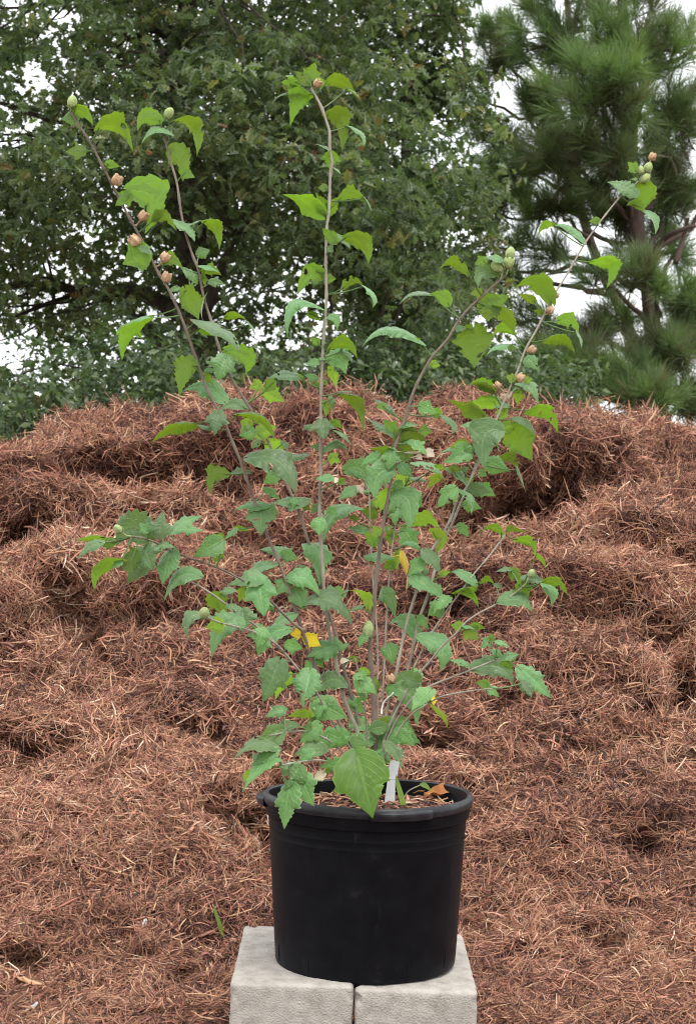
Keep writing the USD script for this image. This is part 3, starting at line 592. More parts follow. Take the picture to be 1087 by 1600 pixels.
# every leaf: foot, tip, width, side seen (t upper, u lower, v lower and pale, y yellow, p dry, b the big one, l low rough leaf), and a point its midrib passes
LEAVES = {
'A': '170,205,60,230,75,t;135,165,262,262,72,u,215,180;290,285,512,430,88,u,425,275;210,425,85,430,95,u;345,500,430,520,48,u;480,670,580,935,190,u,650,735;500,690,400,765,90,u;612,1050,445,1135,165,u;560,1030,640,1090,50,t;690,235,540,290,100,u,590,215;790,235,905,440,85,u,900,290;760,320,570,385,82,t,650,290;740,425,822,605,150,u,815,485;830,550,905,590,60,u;640,860,785,925,75,u,710,835;760,865,910,1010,85,t,850,915;918,1080,995,1040,75,t;960,865,1050,1030,92,u,1040,905;880,885,960,858,20,t',
'B': '345,45,470,85,80,u,400,20;465,75,488,222,75,t,530,140;480,200,560,392,128,u;612,240,597,415,16,t;570,60,695,105,40,t;590,95,708,120,70,u,650,88;592,110,600,185,42,u;630,160,728,178,60,t;390,215,470,205,40,t;250,375,65,640,78,u,108,470;250,382,110,445,26,t;545,400,822,612,85,t,725,475;570,440,665,500,70,u;735,385,870,410,36,u,800,363;868,405,922,515,12,t,905,450;730,590,850,738,130,u,865,640;740,630,690,787,178,t;540,690,440,878,150,u,478,725;605,720,675,718,32,t;590,740,655,805,48,u;724,910,462,846,120,t,600,822;545,1055,263,1168,58,u,400,1075;640,1090,548,1058,26,t;700,990,645,1105,112,t;890,1030,828,1105,70,v',
'I': '655,312,490,335,75,t,570,288;490,330,470,492,112,t;610,345,838,515,46,u,765,372;690,385,638,466,80,v;720,480,852,428,112,v;800,520,905,650,132,v;892,520,926,585,42,t;745,515,698,568,46,t;760,160,678,182,75,v;840,140,770,212,82,u;770,200,905,272,100,v;992,110,800,132,68,t;920,630,1075,600,44,t;682,620,978,862,185,t,880,655;545,730,440,858,112,u,452,745;680,720,535,738,46,t;800,920,588,955,62,t,690,912;755,930,760,1115,172,t;790,930,868,985,62,t;1052,890,825,910,80,t,930,898;1020,930,1070,950,40,u;600,1070,528,1142,46,t;590,1070,682,1088,36,u;520,1110,468,1130,42,u',
'C': '350,180,395,50,135,u;340,215,225,128,112,u;240,200,100,200,72,u;150,150,225,195,40,t;400,210,490,200,88,v;480,212,778,352,82,u,610,190;655,245,778,352,36,t;350,300,175,545,190,u,255,335;322,290,25,395,24,t,120,300;482,480,618,772,172,u,610,540;660,570,800,768,62,t,785,640;525,795,380,718,40,t;530,795,510,925,140,u;550,930,615,1000,26,t;495,1100,415,1105,70,u',
'D': '480,250,115,82,112,u,330,130;480,240,398,68,92,u;505,245,592,105,95,u;605,112,842,155,112,u,710,62;800,90,866,238,14,t,850,150;575,480,452,370,105,u;580,410,692,550,62,t;640,440,842,652,142,u,805,490;500,525,550,565,60,t;460,770,238,922,195,u,335,770;470,750,385,708,36,t;470,740,355,680,46,u;490,785,572,790,72,u;630,875,800,850,70,u,715,810;790,840,880,1045,60,t,890,930;452,1040,160,1300,155,t,205,1000;330,1075,440,1145,62,u;490,1125,578,1238,82,t,560,1130',
'E': '430,195,350,150,62,u;465,198,500,195,18,t;510,240,752,325,102,u,650,195;620,245,712,372,52,t;505,335,650,470,195,t,600,345;520,400,570,565,82,v;425,360,303,372,66,t;430,325,505,338,26,t;250,490,300,480,60,u;412,505,300,465,62,t;420,575,380,510,40,u;460,525,502,525,50,u;590,625,802,940,112,u,755,690;580,612,742,618,15,t;470,690,482,825,60,u;520,650,545,775,60,t;455,845,470,1022,180,t;362,890,278,942,50,t;540,850,622,922,60,u;560,940,690,1062,42,t;455,1095,345,1070,62,t;465,1112,668,1112,95,t,580,1050;515,1150,612,1212,82,v;1050,780,878,660,62,t;985,725,905,735,52,u;1062,980,835,828,62,t;1075,950,975,850,112,u;1060,1110,850,1095,56,u',
'F': '690,190,498,172,56,u,600,105;800,100,730,130,72,u;905,105,790,88,46,t;872,190,748,292,105,t,765,190;772,300,705,312,62,v;765,415,945,330,145,u;830,400,982,562,60,u,935,475;800,420,822,490,70,v;982,570,838,602,56,u,900,530;992,650,798,712,46,t,880,643;940,660,992,655,48,u;722,528,735,778,205,u;612,532,682,538,40,t;565,388,440,328,82,u,520,330;472,325,252,388,42,t,350,312;402,622,22,652,85,t,185,530;340,600,402,638,30,u;465,692,526,700,30,t;450,752,516,770,62,v;520,1080,424,1052,56,u;520,1080,582,1205,52,t,590,1140;850,930,690,893,62,u,770,880',
'G': '865,188,800,135,68,u;862,335,682,248,115,t;922,258,910,432,150,u;900,430,793,412,52,u,850,390;902,435,968,595,78,t,975,490;890,250,822,240,32,t;630,495,560,505,46,u;535,635,335,532,74,t,435,535;345,525,243,592,46,u,280,528;580,760,685,915,105,u,705,785;332,1022,95,932,115,u,230,888;225,1010,120,970,42,v;270,920,338,880,62,u;280,1085,212,1066,36,u',
'H': '850,85,985,155,95,u,930,85;972,150,992,262,30,t;770,208,965,292,58,u,880,200;652,315,722,402,92,t;582,450,522,435,62,v;640,462,692,450,66,v;595,480,718,618,88,t,680,505;610,525,600,612,70,v;450,530,290,490,42,u,370,475;462,590,285,612,85,v;390,685,162,582,72,u;532,620,345,606,75,t;520,630,465,725,72,v;440,755,235,745,82,t;460,762,350,792,42,u;490,770,382,1032,215,t,385,825;570,755,702,962,195,u;570,700,697,808,62,t,660,735;490,760,605,722,82,v;655,655,858,787,98,u,780,655;300,888,165,902,62,v,230,862;250,870,103,922,26,t;290,890,290,978,36,v;490,945,602,1022,66,u,560,955;600,1012,645,1172,18,t,622,1070',
'J': '490,205,430,150,60,t;495,265,290,300,200,t,380,175;555,240,575,75,108,t;630,205,835,105,78,t;640,205,842,200,62,t;495,190,520,175,60,t;275,270,180,290,55,u;200,270,55,372,66,t,120,300;205,240,40,262,40,u;330,390,140,572,70,u,190,440;330,395,250,440,40,t;440,345,330,370,95,u;380,400,320,450,60,u;455,300,530,450,205,t;480,370,365,530,130,t;640,320,590,540,125,t;545,290,665,305,40,t;812,485,590,640,95,t,680,490',
'K': '770,120,818,305,195,u;750,115,865,95,40,t;870,130,948,138,72,u;800,310,715,268,62,u;692,372,498,352,102,t,590,310;400,380,535,512,135,t,505,385;702,380,588,575,162,t,600,425;740,340,822,425,92,t;790,420,688,512,92,v;680,500,620,645,82,v;600,545,600,625,42,v;795,430,922,452,36,t;482,490,352,572,72,t;360,440,402,472,50,u;322,430,208,440,52,t;330,430,350,478,30,p;480,480,522,545,40,p;520,515,566,510,22,t;690,540,790,775,175,t,795,580;800,530,882,615,115,t;492,620,262,845,115,t,330,650;430,680,492,690,42,v;595,670,492,620,72,u;230,600,183,652,62,t;540,770,412,745,52,t;590,855,518,768,72,u;610,792,570,728,62,v;690,760,692,858,82,u;650,750,702,735,32,t;862,860,738,862,32,t,800,833;530,925,722,942,62,t;712,960,635,1002,62,u;732,890,730,1015,62,v;760,900,782,1045,52,y;910,260,962,300,55,p;935,245,905,290,40,p;850,285,885,320,36,p',
'L': '238,290,358,412,62,t,315,335;250,290,332,302,46,u;330,300,374,288,40,t;370,410,512,442,92,t;295,420,380,585,62,t,375,460;350,390,402,350,50,u;20,250,212,365,62,t,130,272;190,330,118,415,60,v;150,280,232,300,32,u;15,640,182,675,92,v,110,605;130,680,160,825,78,v,190,740;95,800,188,950,92,t;0,760,72,792,20,t;10,975,172,1085,95,t;190,960,257,938,46,v;410,1020,258,945,60,t,330,950;380,1055,432,1020,50,u;440,1012,532,1022,42,u,490,985;530,1020,588,1048,30,t;275,1072,437,1168,62,u,370,1070;582,705,445,690,46,u,520,655;612,700,737,697,52,u,645,672;660,740,790,832,62,u,755,752;785,820,862,917,24,u;642,920,538,942,26,t;630,930,712,995,82,u;700,1000,742,1135,112,u;710,990,872,1012,52,t;830,1010,880,1155,72,t,895,1075;840,1000,992,1088,56,u,925,1008;565,1130,765,1195,92,t,690,1118',
'M': '270,262,95,365,125,t;268,330,218,405,50,u;232,230,292,240,30,u;700,342,500,318,62,t;640,340,748,375,82,t;800,280,882,545,155,t,885,350;605,410,395,492,62,t,500,432;540,500,305,542,95,t;490,500,540,735,175,t;420,560,368,645,62,v;682,510,600,602,92,t;690,500,885,615,115,t,800,505;790,430,698,482,62,t;720,560,790,695,112,t;800,650,1090,795,132,t,965,645;350,570,228,602,40,t;200,600,290,748,112,u;300,670,402,692,36,t;395,690,405,832,150,t;207,742,60,885,82,t,65,745;275,780,160,812,82,v;390,790,208,1005,145,t,270,815;732,720,575,812,62,t;497,850,422,862,36,t;690,820,493,990,112,t,570,855;760,850,698,850,72,y;790,860,892,925,92,y;990,920,798,992,115,t;1000,950,1072,908,40,t;1015,1020,1072,1015,30,p',
'N': '612,562,425,480,98,t,520,445;370,300,470,428,110,t,430,300;300,360,178,250,56,v,272,275;175,250,128,282,14,t;270,350,178,387,26,t;372,850,298,850,72,u;280,740,258,825,62,v;190,670,252,702,42,u;140,700,192,685,26,t;622,832,495,770,115,t;450,870,602,1105,155,l,575,930;420,1110,628,1203,145,l;370,1120,432,1038,72,v;420,1110,285,1132,82,l',
'O': '340,240,252,228,62,v;360,250,432,328,102,v;380,232,478,252,50,u;330,230,412,256,18,t;512,310,438,375,62,t;500,300,542,332,40,u;540,330,632,372,30,t;572,430,498,378,52,t;580,440,692,415,56,t;600,440,642,515,92,u;400,500,645,602,135,t,565,500;500,600,412,590,52,u;690,500,885,685,135,t;710,580,762,685,72,t;372,485,248,450,42,t;60,300,185,518,135,t,200,375;60,640,162,685,72,y;140,690,152,735,40,y;140,728,242,882,36,v;130,705,68,700,36,t',
'P': '310,130,208,385,175,t;360,210,278,388,72,v;500,190,458,415,155,t;722,285,485,372,122,l,620,255;520,390,738,492,142,l;345,430,223,482,70,t;515,470,358,487,62,v;580,480,478,522,60,l;560,530,435,645,115,l;420,540,298,625,62,l,350,552;330,560,158,645,135,l;300,680,25,742,62,l,150,652;290,690,138,785,82,l;302,745,78,945,92,l,205,775;130,820,83,905,42,v;742,600,512,642,132,l;760,620,872,655,92,l;600,680,398,722,82,l;520,700,428,772,62,l;440,790,345,935,185,l;420,830,527,1035,155,l;380,900,340,1180,145,l;690,760,558,800,82,l;640,800,588,842,50,u;790,712,892,1098,275,b;880,250,922,335,72,u;770,560,738,528,26,t;590,835,520,880,60,p',
'Q': '240,430,362,642,92,l',
}
PROF_LOBED = np.array([(0, .06), (.04, .36), (.12, .66), (.22, .84), (.33, 1.0), (.40, .97), (.46, .74), (.53, .60), (.62, .54), (.72, .45), (.82, .31), (.91, .15), (.97, .06), (1, 0.012)])
PROF_OVAL = np.array([(0, .06), (.05, .45), (.13, .78), (.24, .97), (.33, 1.0), (.45, .92), (.58, .73), (.70, .51), (.82, .29), (.91, .14), (.97, .06), (1, 0.012)])
MAT = {'t': 'leaf_top', 'u': 'leaf_fresh', 'v': 'leaf_pale', 'y': 'leaf_yellow', 'p': 'leaf_dry', 'b': 'leaf_big', 'l': 'leaf_low'}
NU, NVV = 34, 9
leaf_count = 0


def leaf(bx, by, tx, ty, w, kind, mx, my, seed):
    """One toothed leaf with its stalk. Positions in pixels of the photograph, w its seen width in pixels."""
    global leaf_count
    rng = np.random.default_rng(seed)
    k = np.argmin(np.hypot(stem_px[:, 0] - bx, (stem_px[:, 1] - by - 12) * 1.0))
    node, sname = stem_pts[k]
    m = D0 / FPX
    away = 1.0 if kind in 'uv' else -1.0
    gap = math.hypot(stem_px[k, 0] - bx, stem_px[k, 1] - by)
    side = rng.uniform(-1, 1)
    bd = node[1] + (0.35 * gap + 8) * m * side
    if kind == 'b':
        bd = D0 - 0.165
    if kind == 'l' and by > 1150:
        bd = min(bd, D0 - 0.10)
    B = at(bx, by, bd)
    e = np.array([(tx - bx) * m, 0, (by - ty) * m])
    L2 = np.linalg.norm(e)
    down = -e[2] / L2
    T = B + e * (bd / D0) + np.array([0, away * (0.42 * down + rng.normal(0, 0.10)) * L2, 0])
    ax = unit(T - B)
    L3 = np.linalg.norm(T - B)
    e2 = unit(e)
    p2 = np.array([-e2[2], 0, e2[0]])
    if p2[2] > 0:
        p2 = -p2
    W = w * m * 1.28
    c = float(np.clip(W / (0.78 * max(L3, 0.2 * W)), 0.22, 1.0))
    lat = c * p2 + math.sqrt(1 - c * c) * away * np.array([0, 1.0, 0]) * (1 if kind in 'uv' else 1)
    lat = unit(lat - ax * np.dot(lat, ax))
    nn = unit(np.cross(ax, lat))
    if np.dot(nn, [0, away, 0.25]) < 0:
        nn = -nn
    hw = W / 2 / c
    hw = min(hw, 0.62 * max(L3, W * 0.7))
    if mx is None:
        C1 = (B + T) / 2 + nn * L3 * rng.uniform(0.08, 0.2)
    else:
        Mp = at(mx, my, (B[1] + T[1]) / 2) + np.array([0, -away * 0.04 * L2, 0])
        C1 = 2 * Mp - (B + T) / 2
    lob = rng.random() < (0.75 if w > 90 else 0.5)
    mixp = float(np.clip((0.85 if lob else 0.15) + rng.normal(0, 0.25), 0, 1.15))
    gx_ = np.linspace(0, 1, 41)
    prof = np.stack([gx_, mixp * np.interp(gx_, PROF_LOBED[:, 0], PROF_LOBED[:, 1]) + (1 - mixp) * np.interp(gx_, PROF_OVAL[:, 0], PROF_OVAL[:, 1])], -1)
    u = np.linspace(0, 1, NU)
    v = np.linspace(-1, 1, NVV)
    U, V = np.meshgrid(u, v, indexing='ij')
    C = ((1 - u) ** 2)[:, None] * B + (2 * u * (1 - u))[:, None] * C1 + (u ** 2)[:, None] * T
    dC = (2 * (1 - u))[:, None] * (C1 - B) + (2 * u)[:, None] * (T - C1)
    tl = unit(dC)
    ll = unit(lat - tl * (tl @ lat)[:, None])
    nl = np.cross(tl, ll)
    nl = nl * np.sign((nl @ nn))[:, None]
    asym = rng.normal(0, 0.06)
    pr = np.interp(u, prof[:, 0], prof[:, 1])
    nteeth = rng.uniform(6.5, 11)
    td = rng.uniform(0.13, 0.32)
    saw = (u * nteeth + rng.random()) % 1.0
    toothL, toothR = (1 - td * saw * (u > 0.06)), (1 - td * ((saw + 0.35) % 1.0) * (u > 0.06))
    irr = 1 + rng.uniform(0.1, 0.45) * (meshkit.noise(np.stack([u * 6, 0 * u + seed, 0 * u], -1), 3) - 0.5)[:, None] * np.ones_like(V)
    edge = np.where(V < 0, (toothL * (1 + asym))[:, None], (toothR * (1 - asym))[:, None])
    edge = 1 + (edge - 1) * np.abs(V) ** 1.5
    X = V * pr[:, None] * hw * edge * irr
    # the side lobes point forward
    fwd = 0.16 * L3 * np.abs(V) ** 1.6 * pr[:, None] * np.exp(-((U - 0.36) / 0.16) ** 2) * (1.0 if lob else 0.35) - 0.10 * L3 * np.abs(V) ** 2 * np.exp(-(U / 0.12) ** 2)
    fold = rng.uniform(0.10, 0.34) if c > 0.5 else rng.uniform(0.0, 0.12)
    wave = (meshkit.noise(np.stack([U * 5, V * 2 + 7, U * 0 + seed * 0.37], -1), 1) - 0.5)
    zz = np.abs(X) * fold - 0.35 * hw * (np.abs(V) ** 2.4) * pr[:, None] * rng.uniform(0.2, 1.0) + 0.16 * hw * wave * (0.3 + np.abs(V)) * pr[:, None]
    ridge = 0.020 * hw * np.sin((U - 0.36 * np.abs(V)) * 44) * np.clip(pr[:, None] * 1.4, 0, 1) * (np.abs(V) < 0.96)
    zz = zz + ridge - 0.03 * hw * np.exp(-(V / 0.08) ** 2)
    Pt = C[:, None] + ll[:, None] * X[..., None] + tl[:, None] * fwd[..., None] + nl[:, None] * zz[..., None]
    vv = Pt.reshape(-1, 3)
    i, j = np.meshgrid(np.arange(NU - 1), np.arange(NVV - 1), indexing='ij')
    q = np.stack([i * NVV + j, (i + 1) * NVV + j, (i + 1) * NVV + j + 1, i * NVV + j + 1], -1).reshape(-1, 4)
    f = np.vstack([q[:, [0, 1, 2]], q[:, [0, 2, 3]]])
    if kind in 'tlu' and rng.random() < 0.28:      # insect bites
        fc = np.stack([U.ravel(), V.ravel()], -1)[f].mean(1)
        gone = np.zeros(len(f), bool)
        for _ in range(rng.integers(1, 4)):
            cu, cv = rng.uniform(0.25, 0.85), rng.choice([-1, 1]) * rng.uniform(0.35, 1.05)
            gone |= ((fc[:, 0] - cu) / rng.uniform(0.03, 0.07)) ** 2 + ((fc[:, 1] - cv) / rng.uniform(0.15, 0.35)) ** 2 < 1
        f = f[~gone]
    fnn = np.cross(vv[f[:, 1]] - vv[f[:, 0]], vv[f[:, 2]] - vv[f[:, 0]]).sum(0)
    if np.dot(fnn, nn) < 0:
        f = f[:, ::-1]
    uv = np.stack([U, V * 0.5 + 0.5], -1).reshape(-1, 2)
    # stalk from the shoot to the blade, running on a little way as the midrib below
    parts = [(vv, f)]
    uvs = [uv]
    if gap < 95:
        start = node
        mid = (start + B) / 2 + np.array([0, 0, -0.10 * np.linalg.norm(B - start)])
        s_ = np.linspace(0, 1, 7)[:, None]
        cur = (1 - s_) ** 2 * start + 2 * s_ * (1 - s_) * mid + s_ ** 2 * (B + tl[0] * 0.004)
        tv, tf = tube(cur, np.linspace(0.0013, 0.0009, 7), 5)
        parts.append((tv, tf)); uvs.append(np.tile([[0.5, 0.5]], (len(tv), 1)))
    mesh = join(parts)
    p = obj('leaf', mesh, MAT[kind], stem_prims[sname], True, np.vstack(uvs))
    if kind == 'y':
        tag(p, 'yellowed leaf')
    elif kind == 'p':
        tag(p, 'dry cream coloured withered leaf')
    elif kind == 'b':
        tag(p, 'broad dark green leaf hanging over the pot rim')
    leaf_count += 1


seed = 1000
for tile, text in LEAVES.items():
    x0, y0, wd = TILE[tile]
    k = wd / 1087
    for item in text.split(';'):
        a = item.split(',')
        n = [float(t) for t in a[:5]]
        mx = (float(a[6]) * k + x0, float(a[7]) * k + y0) if len(a) > 6 else (None, None)
        seed += 1
        leaf(n[0] * k + x0, n[1] * k + y0, n[2] * k + x0, n[3] * k + y0, n[4] * k, a[5], *mx, seed)

# the many small leaves of the crowded middle, too small and close to be told apart
class Gather:
    parts, uvs = [], []


_obj = obj


def obj(name, mesh, mat, parent=None, smooth=False, uv=None, tint=None):
    if name == 'leaf' and Gather.on:
        Gather.parts.append(mesh); Gather.uvs.append(uv)
        return Gather.dummy
    return _obj(name, mesh, mat, parent, smooth, uv, tint)


Gather.on, Gather.dummy = True, shrub
frng = np.random.default_rng(4242)
inner = np.nonzero((stem_px[:, 1] > 560) & (stem_px[:, 1] < 1190) & (stem_px[:, 0] > 380) & (stem_px[:, 0] < 760))[0]
for n_ in range(78):
    k = frng.choice(inner)
    ang = frng.uniform(0, 2 * np.pi)
    r_ = frng.uniform(8, 26)
    bx, by = stem_px[k, 0] + r_ * math.cos(ang), stem_px[k, 1] + 0.5 * r_ * math.sin(ang) - 4
    L_ = frng.uniform(20, 46)
    tx, ty = bx + L_ * math.cos(ang) * 0.9, by + L_ * frng.uniform(0.2, 0.9)
    leaf(bx, by, tx, ty, L_ * frng.uniform(0.45, 0.8), 't', None, None, 8000 + n_)
Gather.on = False
p = _obj('small_leaves', join(Gather.parts), 'leaf_low', shrub, True, np.vstack(Gather.uvs))
p.SetCustomDataByKey('kind', 'stuff')

# seed pods: dry ones split open at the tip, green ones closed
PODS = [('A', 415, 605, 34, 'd', 0), ('A', 580, 832, 32, 'd', 1), ('A', 522, 988, 36, 'd', 2), ('A', 716, 1092, 31, 'd', 3), ('B', 365, 130, 32, 'd', 4), ('G', 358, 970, 21, 'd', 5), ('G', 320, 1062, 25, 'd', 6), ('H', 690, 265, 27, 'd', 7), ('H', 615, 442, 30, 'd', 8),
        ('H', 467, 492, 25, 'd', 9), ('H', 515, 570, 31, 'd', 10), ('N', 445, 808, 30, 'd', 11), ('M', 568, 475, 20, 'd', 12), ('C', 412, 215, 36, 'd', 13),
        ('A', 132, 115, 33, 'g', 14), ('A', 740, 185, 33, 'g', 15), ('F', 872, 145, 36, 'g', 16), ('F', 946, 115, 36, 'g', 17), ('F', 955, 62, 33, 'g', 18), ('G', 893, 182, 25, 'g', 19), ('G', 935, 165, 31, 'g', 20), ('G', 920, 232, 30, 'g', 21),
        ('J', 300, 188, 25, 'p', 22), ('M', 158, 715, 30, 'p', 23), ('L', 765, 950, 24, 'p', 24), ('N', 302, 500, 36, 'p', 25), ('G', 962, 96, 26, 'd', 26)]
for tile, x, y, r, kind, sd in PODS:
    x0, y0, wd = TILE[tile]
    k = wd / 1087
    px, py, rr_ = x * k + x0, y * k + y0, 0.92 * r * k * D0 / FPX
    rng = np.random.default_rng(900 + sd)
    kk = np.argmin(np.hypot(stem_px[:, 0] - px, stem_px[:, 1] - py - 8))
    node, sname = stem_pts[kk]
    c = at(px, py, node[1] - 0.006)
    axis = unit(np.array([c[0] - node[0], rng.normal(0, 0.004), max(c[2] - node[2], 0.002) + 0.008]))
    if tile == 'F' and x == 872:
        axis = unit(np.array([-1, -0.1, 0.45]))
    if tile == 'N' and x == 302:
        axis = unit(np.array([0.15, 0, 1.0]))
    nlat, nlon = 14, 25
    th, phi = np.meshgrid(np.linspace(0, np.pi, nlat), np.linspace(0, 2 * np.pi, nlon, endpoint=False), indexing='ij')
    ribs = 1 + (0.12 if kind == 'd' else 0.04) * np.cos(phi * 5 + sd)
    long_ = {25: 1.7}.get(sd, 1.3 if kind != 'd' else 1.15)
    R = np.sin(th) ** (0.85 if kind != 'd' else 0.7) * ribs * (1.0 - 0.25 * (np.cos(th) > 0) * np.cos(th) ** 2 * (1 if kind != 'd' else 0.3))
    Z = np.cos(th) * long_
    if kind == 'd':      # the tip gapes in five teeth
        tip = np.clip((np.cos(th) - 0.45) / 0.55, 0, 1)
        Z = Z + 0.55 * tip * (np.cos(phi * 5 + sd) * 0.5 + 0.1) - 0.55 * tip ** 4
        R = R + 0.28 * tip * (0.6 + 0.4 * np.cos(phi * 5 + sd))
    a_ = unit(np.cross(axis, [0.3, 1, 0.2]))
    b_ = np.cross(axis, a_)
    v = c + rr_ * (R[..., None] * (np.cos(phi)[..., None] * a_ + np.sin(phi)[..., None] * b_) + Z[..., None] * axis)
    v = v.reshape(-1, 3)
    i, j = np.meshgrid(np.arange(nlat - 1), np.arange(nlon), indexing='ij')
    q = np.stack([i * nlon + j, (i + 1) * nlon + j, (i + 1) * nlon + (j + 1) % nlon, i * nlon + (j + 1) % nlon], -1).reshape(-1, 4)
    parts = [(v, np.vstack([q[:, [0, 1, 2]], q[:, [0, 2, 3]]]))]
    foot = c - axis * rr_ * long_
    if np.linalg.norm(foot - node) < 0.06:
        parts.append(tube(np.array([node, (node + foot) / 2 + [0, 0, -0.002], foot + axis * 0.003]), [0.0012, 0.0011, 0.0014], 6))
    for s in range(6):   # narrow bracts round the foot
        an = s * math.pi / 3 + sd
        o = math.cos(an) * a_ + math.sin(an) * b_
        t = math.cos(an + math.pi / 2) * a_ + math.sin(an + math.pi / 2) * b_
        p0, p1, p2 = foot + o * rr_ * 0.25, foot + o * rr_ * 1.05 + axis * rr_ * 0.3, foot + o * rr_ * (1.25 + 0.3 * rng.random()) + axis * rr_ * rng.uniform(0.8, 1.5)
        w_ = rr_ * (0.13 if kind == 'd' else 0.22)
        bvv = np.array([p0 - t * w_, p0 + t * w_, p1 - t * w_, p1 + t * w_, p2])
        parts.append((bvv, np.array([(0, 1, 3), (0, 3, 2), (2, 3, 4)])))
    p = obj('seed_pod', join(parts), {'d': 'pod_dry', 'g': 'pod_green', 'p': 'pod_pale'}[kind], stem_prims[sname], 50)
    tag(p, {'d': 'dry tan seed pod', 'g': 'plump green seed pod', 'p': 'pale green bud'}[kind])

# ------------------------------------------------------------------ small things in and near the pot
def plate(outline, thick, origin, ex, ey):
    """A flat piece cut to an outline (metres), standing in the plane ex, ey."""
    from shapely.geometry import Polygon
    m = trimesh.creation.extrude_polygon(Polygon(outline), thick, engine='earcut')
    ex, ey = unit(np.array(ex, float)), unit(np.array(ey, float))
    ez = np.cross(ex, ey)
    return np.array(m.vertices) @ np.stack([ex, ey, ez], 0) + np.array(origin), np.array(m.faces)


m_ = D0 / FPX
lb = thing('plant_label', 'white plastic plant label stuck upright in the soil of the black pot', 'plant label', at(607, 1246, D0 + 0.06))
obj('tag_plate', plate([(-0.0095, 0.030), (0.009, 0.030), (0.012, 0.034), (0.016, 0.0605), (0.004, 0.0615), (-0.001, 0.058), (-0.003, 0.044), (-0.002, 0.036), (-0.011, 0.034)], 0.0009, (0, 0, 0), (1, 0.15, 0), (0.06, 0.16, 1)), 'white_plastic', lb)
obj('stake', plate([(-0.009, -0.022), (0.010, -0.020), (0.0085, 0.030), (-0.0045, 0.030)], 0.0009, (0.001, -0.0035, 0), (1, 0.15, 0), (0.06, 0.16, 1)), 'white_plastic', lb)
lt = thing('tie_loop', 'white plastic tie looped round the foot of the brown shoots', 'plant tie', at(604, 1098, D0 - 0.03))
lp = [(-8, 18), (-7, 8), (-3, -2), (4, -9), (10, -16), (8, -24), (3, -22)]
obj('loop', tube(spline([(x * m_, 0.006 * math.sin(i), -y * m_) for i, (x, y) in enumerate(lp[:5])], 24), 0.0011, 6), 'white_plastic', lt, True)

dl = thing('dead_leaf', 'curled orange brown dead leaf lying on the soil at the right of the pot', 'fallen leaf', at(690, 1242, D0 + 0.09))
uu, vv_ = np.meshgrid(np.linspace(-1, 1, 17), np.linspace(-1, 1, 7), indexing='ij')
hwid = 0.013 * (1 - np.abs(uu) ** 2.2) * (1 + 0.2 * np.sin(uu * 9))
dv = np.stack([uu * 0.030, vv_ * hwid * 0.8, 0.003 + 0.004 * uu + 0.55 * hwid * (vv_ ** 2) + 0.005 * vv_ + 0.003 * np.sin(uu * 5 + vv_ * 2)], -1).reshape(-1, 3)
i, j = np.meshgrid(np.arange(16), np.arange(6), indexing='ij')
dq = np.stack([i * 7 + j, (i + 1) * 7 + j, (i + 1) * 7 + j + 1, i * 7 + j + 1], -1).reshape(-1, 4)
obj('blade', (dv, dq), 'dead_leaf', dl, True)
obj('stalk', tube([(-0.030, 0, 0.006), (-0.040, 0.002, 0.006), (-0.048, 0.001, 0.002)], 0.0008, 5), 'dead_leaf', dl, True)

tw = thing('seedling', 'thin pale twig with one small green leaf sprouting inside the pot behind its front rim', 'seedling', at(633, 1240, D0 + 0.02))
obj('twig', tube(spline([np.array(at(x, y, D0 + 0.02)) - at(633, 1240, D0 + 0.02) for x, y in ((632, 1246), (640, 1235), (650, 1230), (660, 1225))], 12), 0.0010, 6), 'stem_green', tw, True)


def simple_leaf(L, W, up, n=15):
    u_, v_ = np.meshgrid(np.linspace(0, 1, n), np.linspace(-1, 1, 5), indexing='ij')
    pr = np.interp(u_, PROF_OVAL[:, 0], PROF_OVAL[:, 1])
    v = np.stack([u_ * L, v_ * pr * W / 2, up * (1 - (2 * u_ - 0.8) ** 2) * L * 0.3 + np.abs(v_) * pr * W * 0.15], -1).reshape(-1, 3)
    i, j = np.meshgrid(np.arange(n - 1), np.arange(4), indexing='ij')
    q = np.stack([i * 5 + j, (i + 1) * 5 + j, (i + 1) * 5 + j + 1, i * 5 + j + 1], -1).reshape(-1, 4)
    return v, np.vstack([q[:, [0, 1, 2]], q[:, [0, 2, 3]]]), np.stack([u_, v_ * 0.5 + 0.5], -1).reshape(-1, 2)


v, f, uv_ = simple_leaf(0.024, 0.011, 0.5)
R = trimesh.transformations.euler_matrix(0.7, 0.5, -0.2)[:3, :3]
obj('leaf', (v @ R.T + np.array(at(655, 1226, D0 + 0.02)) - at(633, 1240, D0 + 0.02), f), 'leaf_pale', tw, True, uv_)

gb = thing('grass_blade', 'narrow green grass blade standing up inside the pot beside the white label', 'grass blade', at(630, 1258, D0 - 0.10))
pts = spline([(0, 0, 0), (-0.004, 0, 0.016), (-0.009, 0.004, 0.034), (-0.011, 0.01, 0.045)], 12)
wd_ = np.interp(np.linspace(0, 1, 12), [0, .3, .7, 1], [.0045, .0045, .0036, .0005])
ribbon = np.concatenate([pts - np.array([1, 0.4, 0]) * wd_[:, None], pts + np.array([1, 0.4, 0]) * wd_[:, None]])
rf = np.array([(i, i + 1, i + 13, i + 12) for i in range(11)])
obj('blade', (ribbon, rf), 'leaf_pale', gb, True, np.stack([np.tile(np.linspace(0, 1, 12), 2), np.repeat([0.2, 0.8], 12)], -1))


def on_heap(px, py):
    """Where the line of sight through (px, py) meets the heap."""
    d = np.array([(px - CX) / FPX, 1, (CY - py) / FPX])
    o = np.array([0, 0, H])
    loc, _, tri = heap.ray.intersects_location([o], [d], multiple_hits=False)
    if len(loc) == 0:
        return at(px, py, 3.4), np.array([0, -0.5, 0.85])
    return loc[0], heap.face_normals[tri[0]]


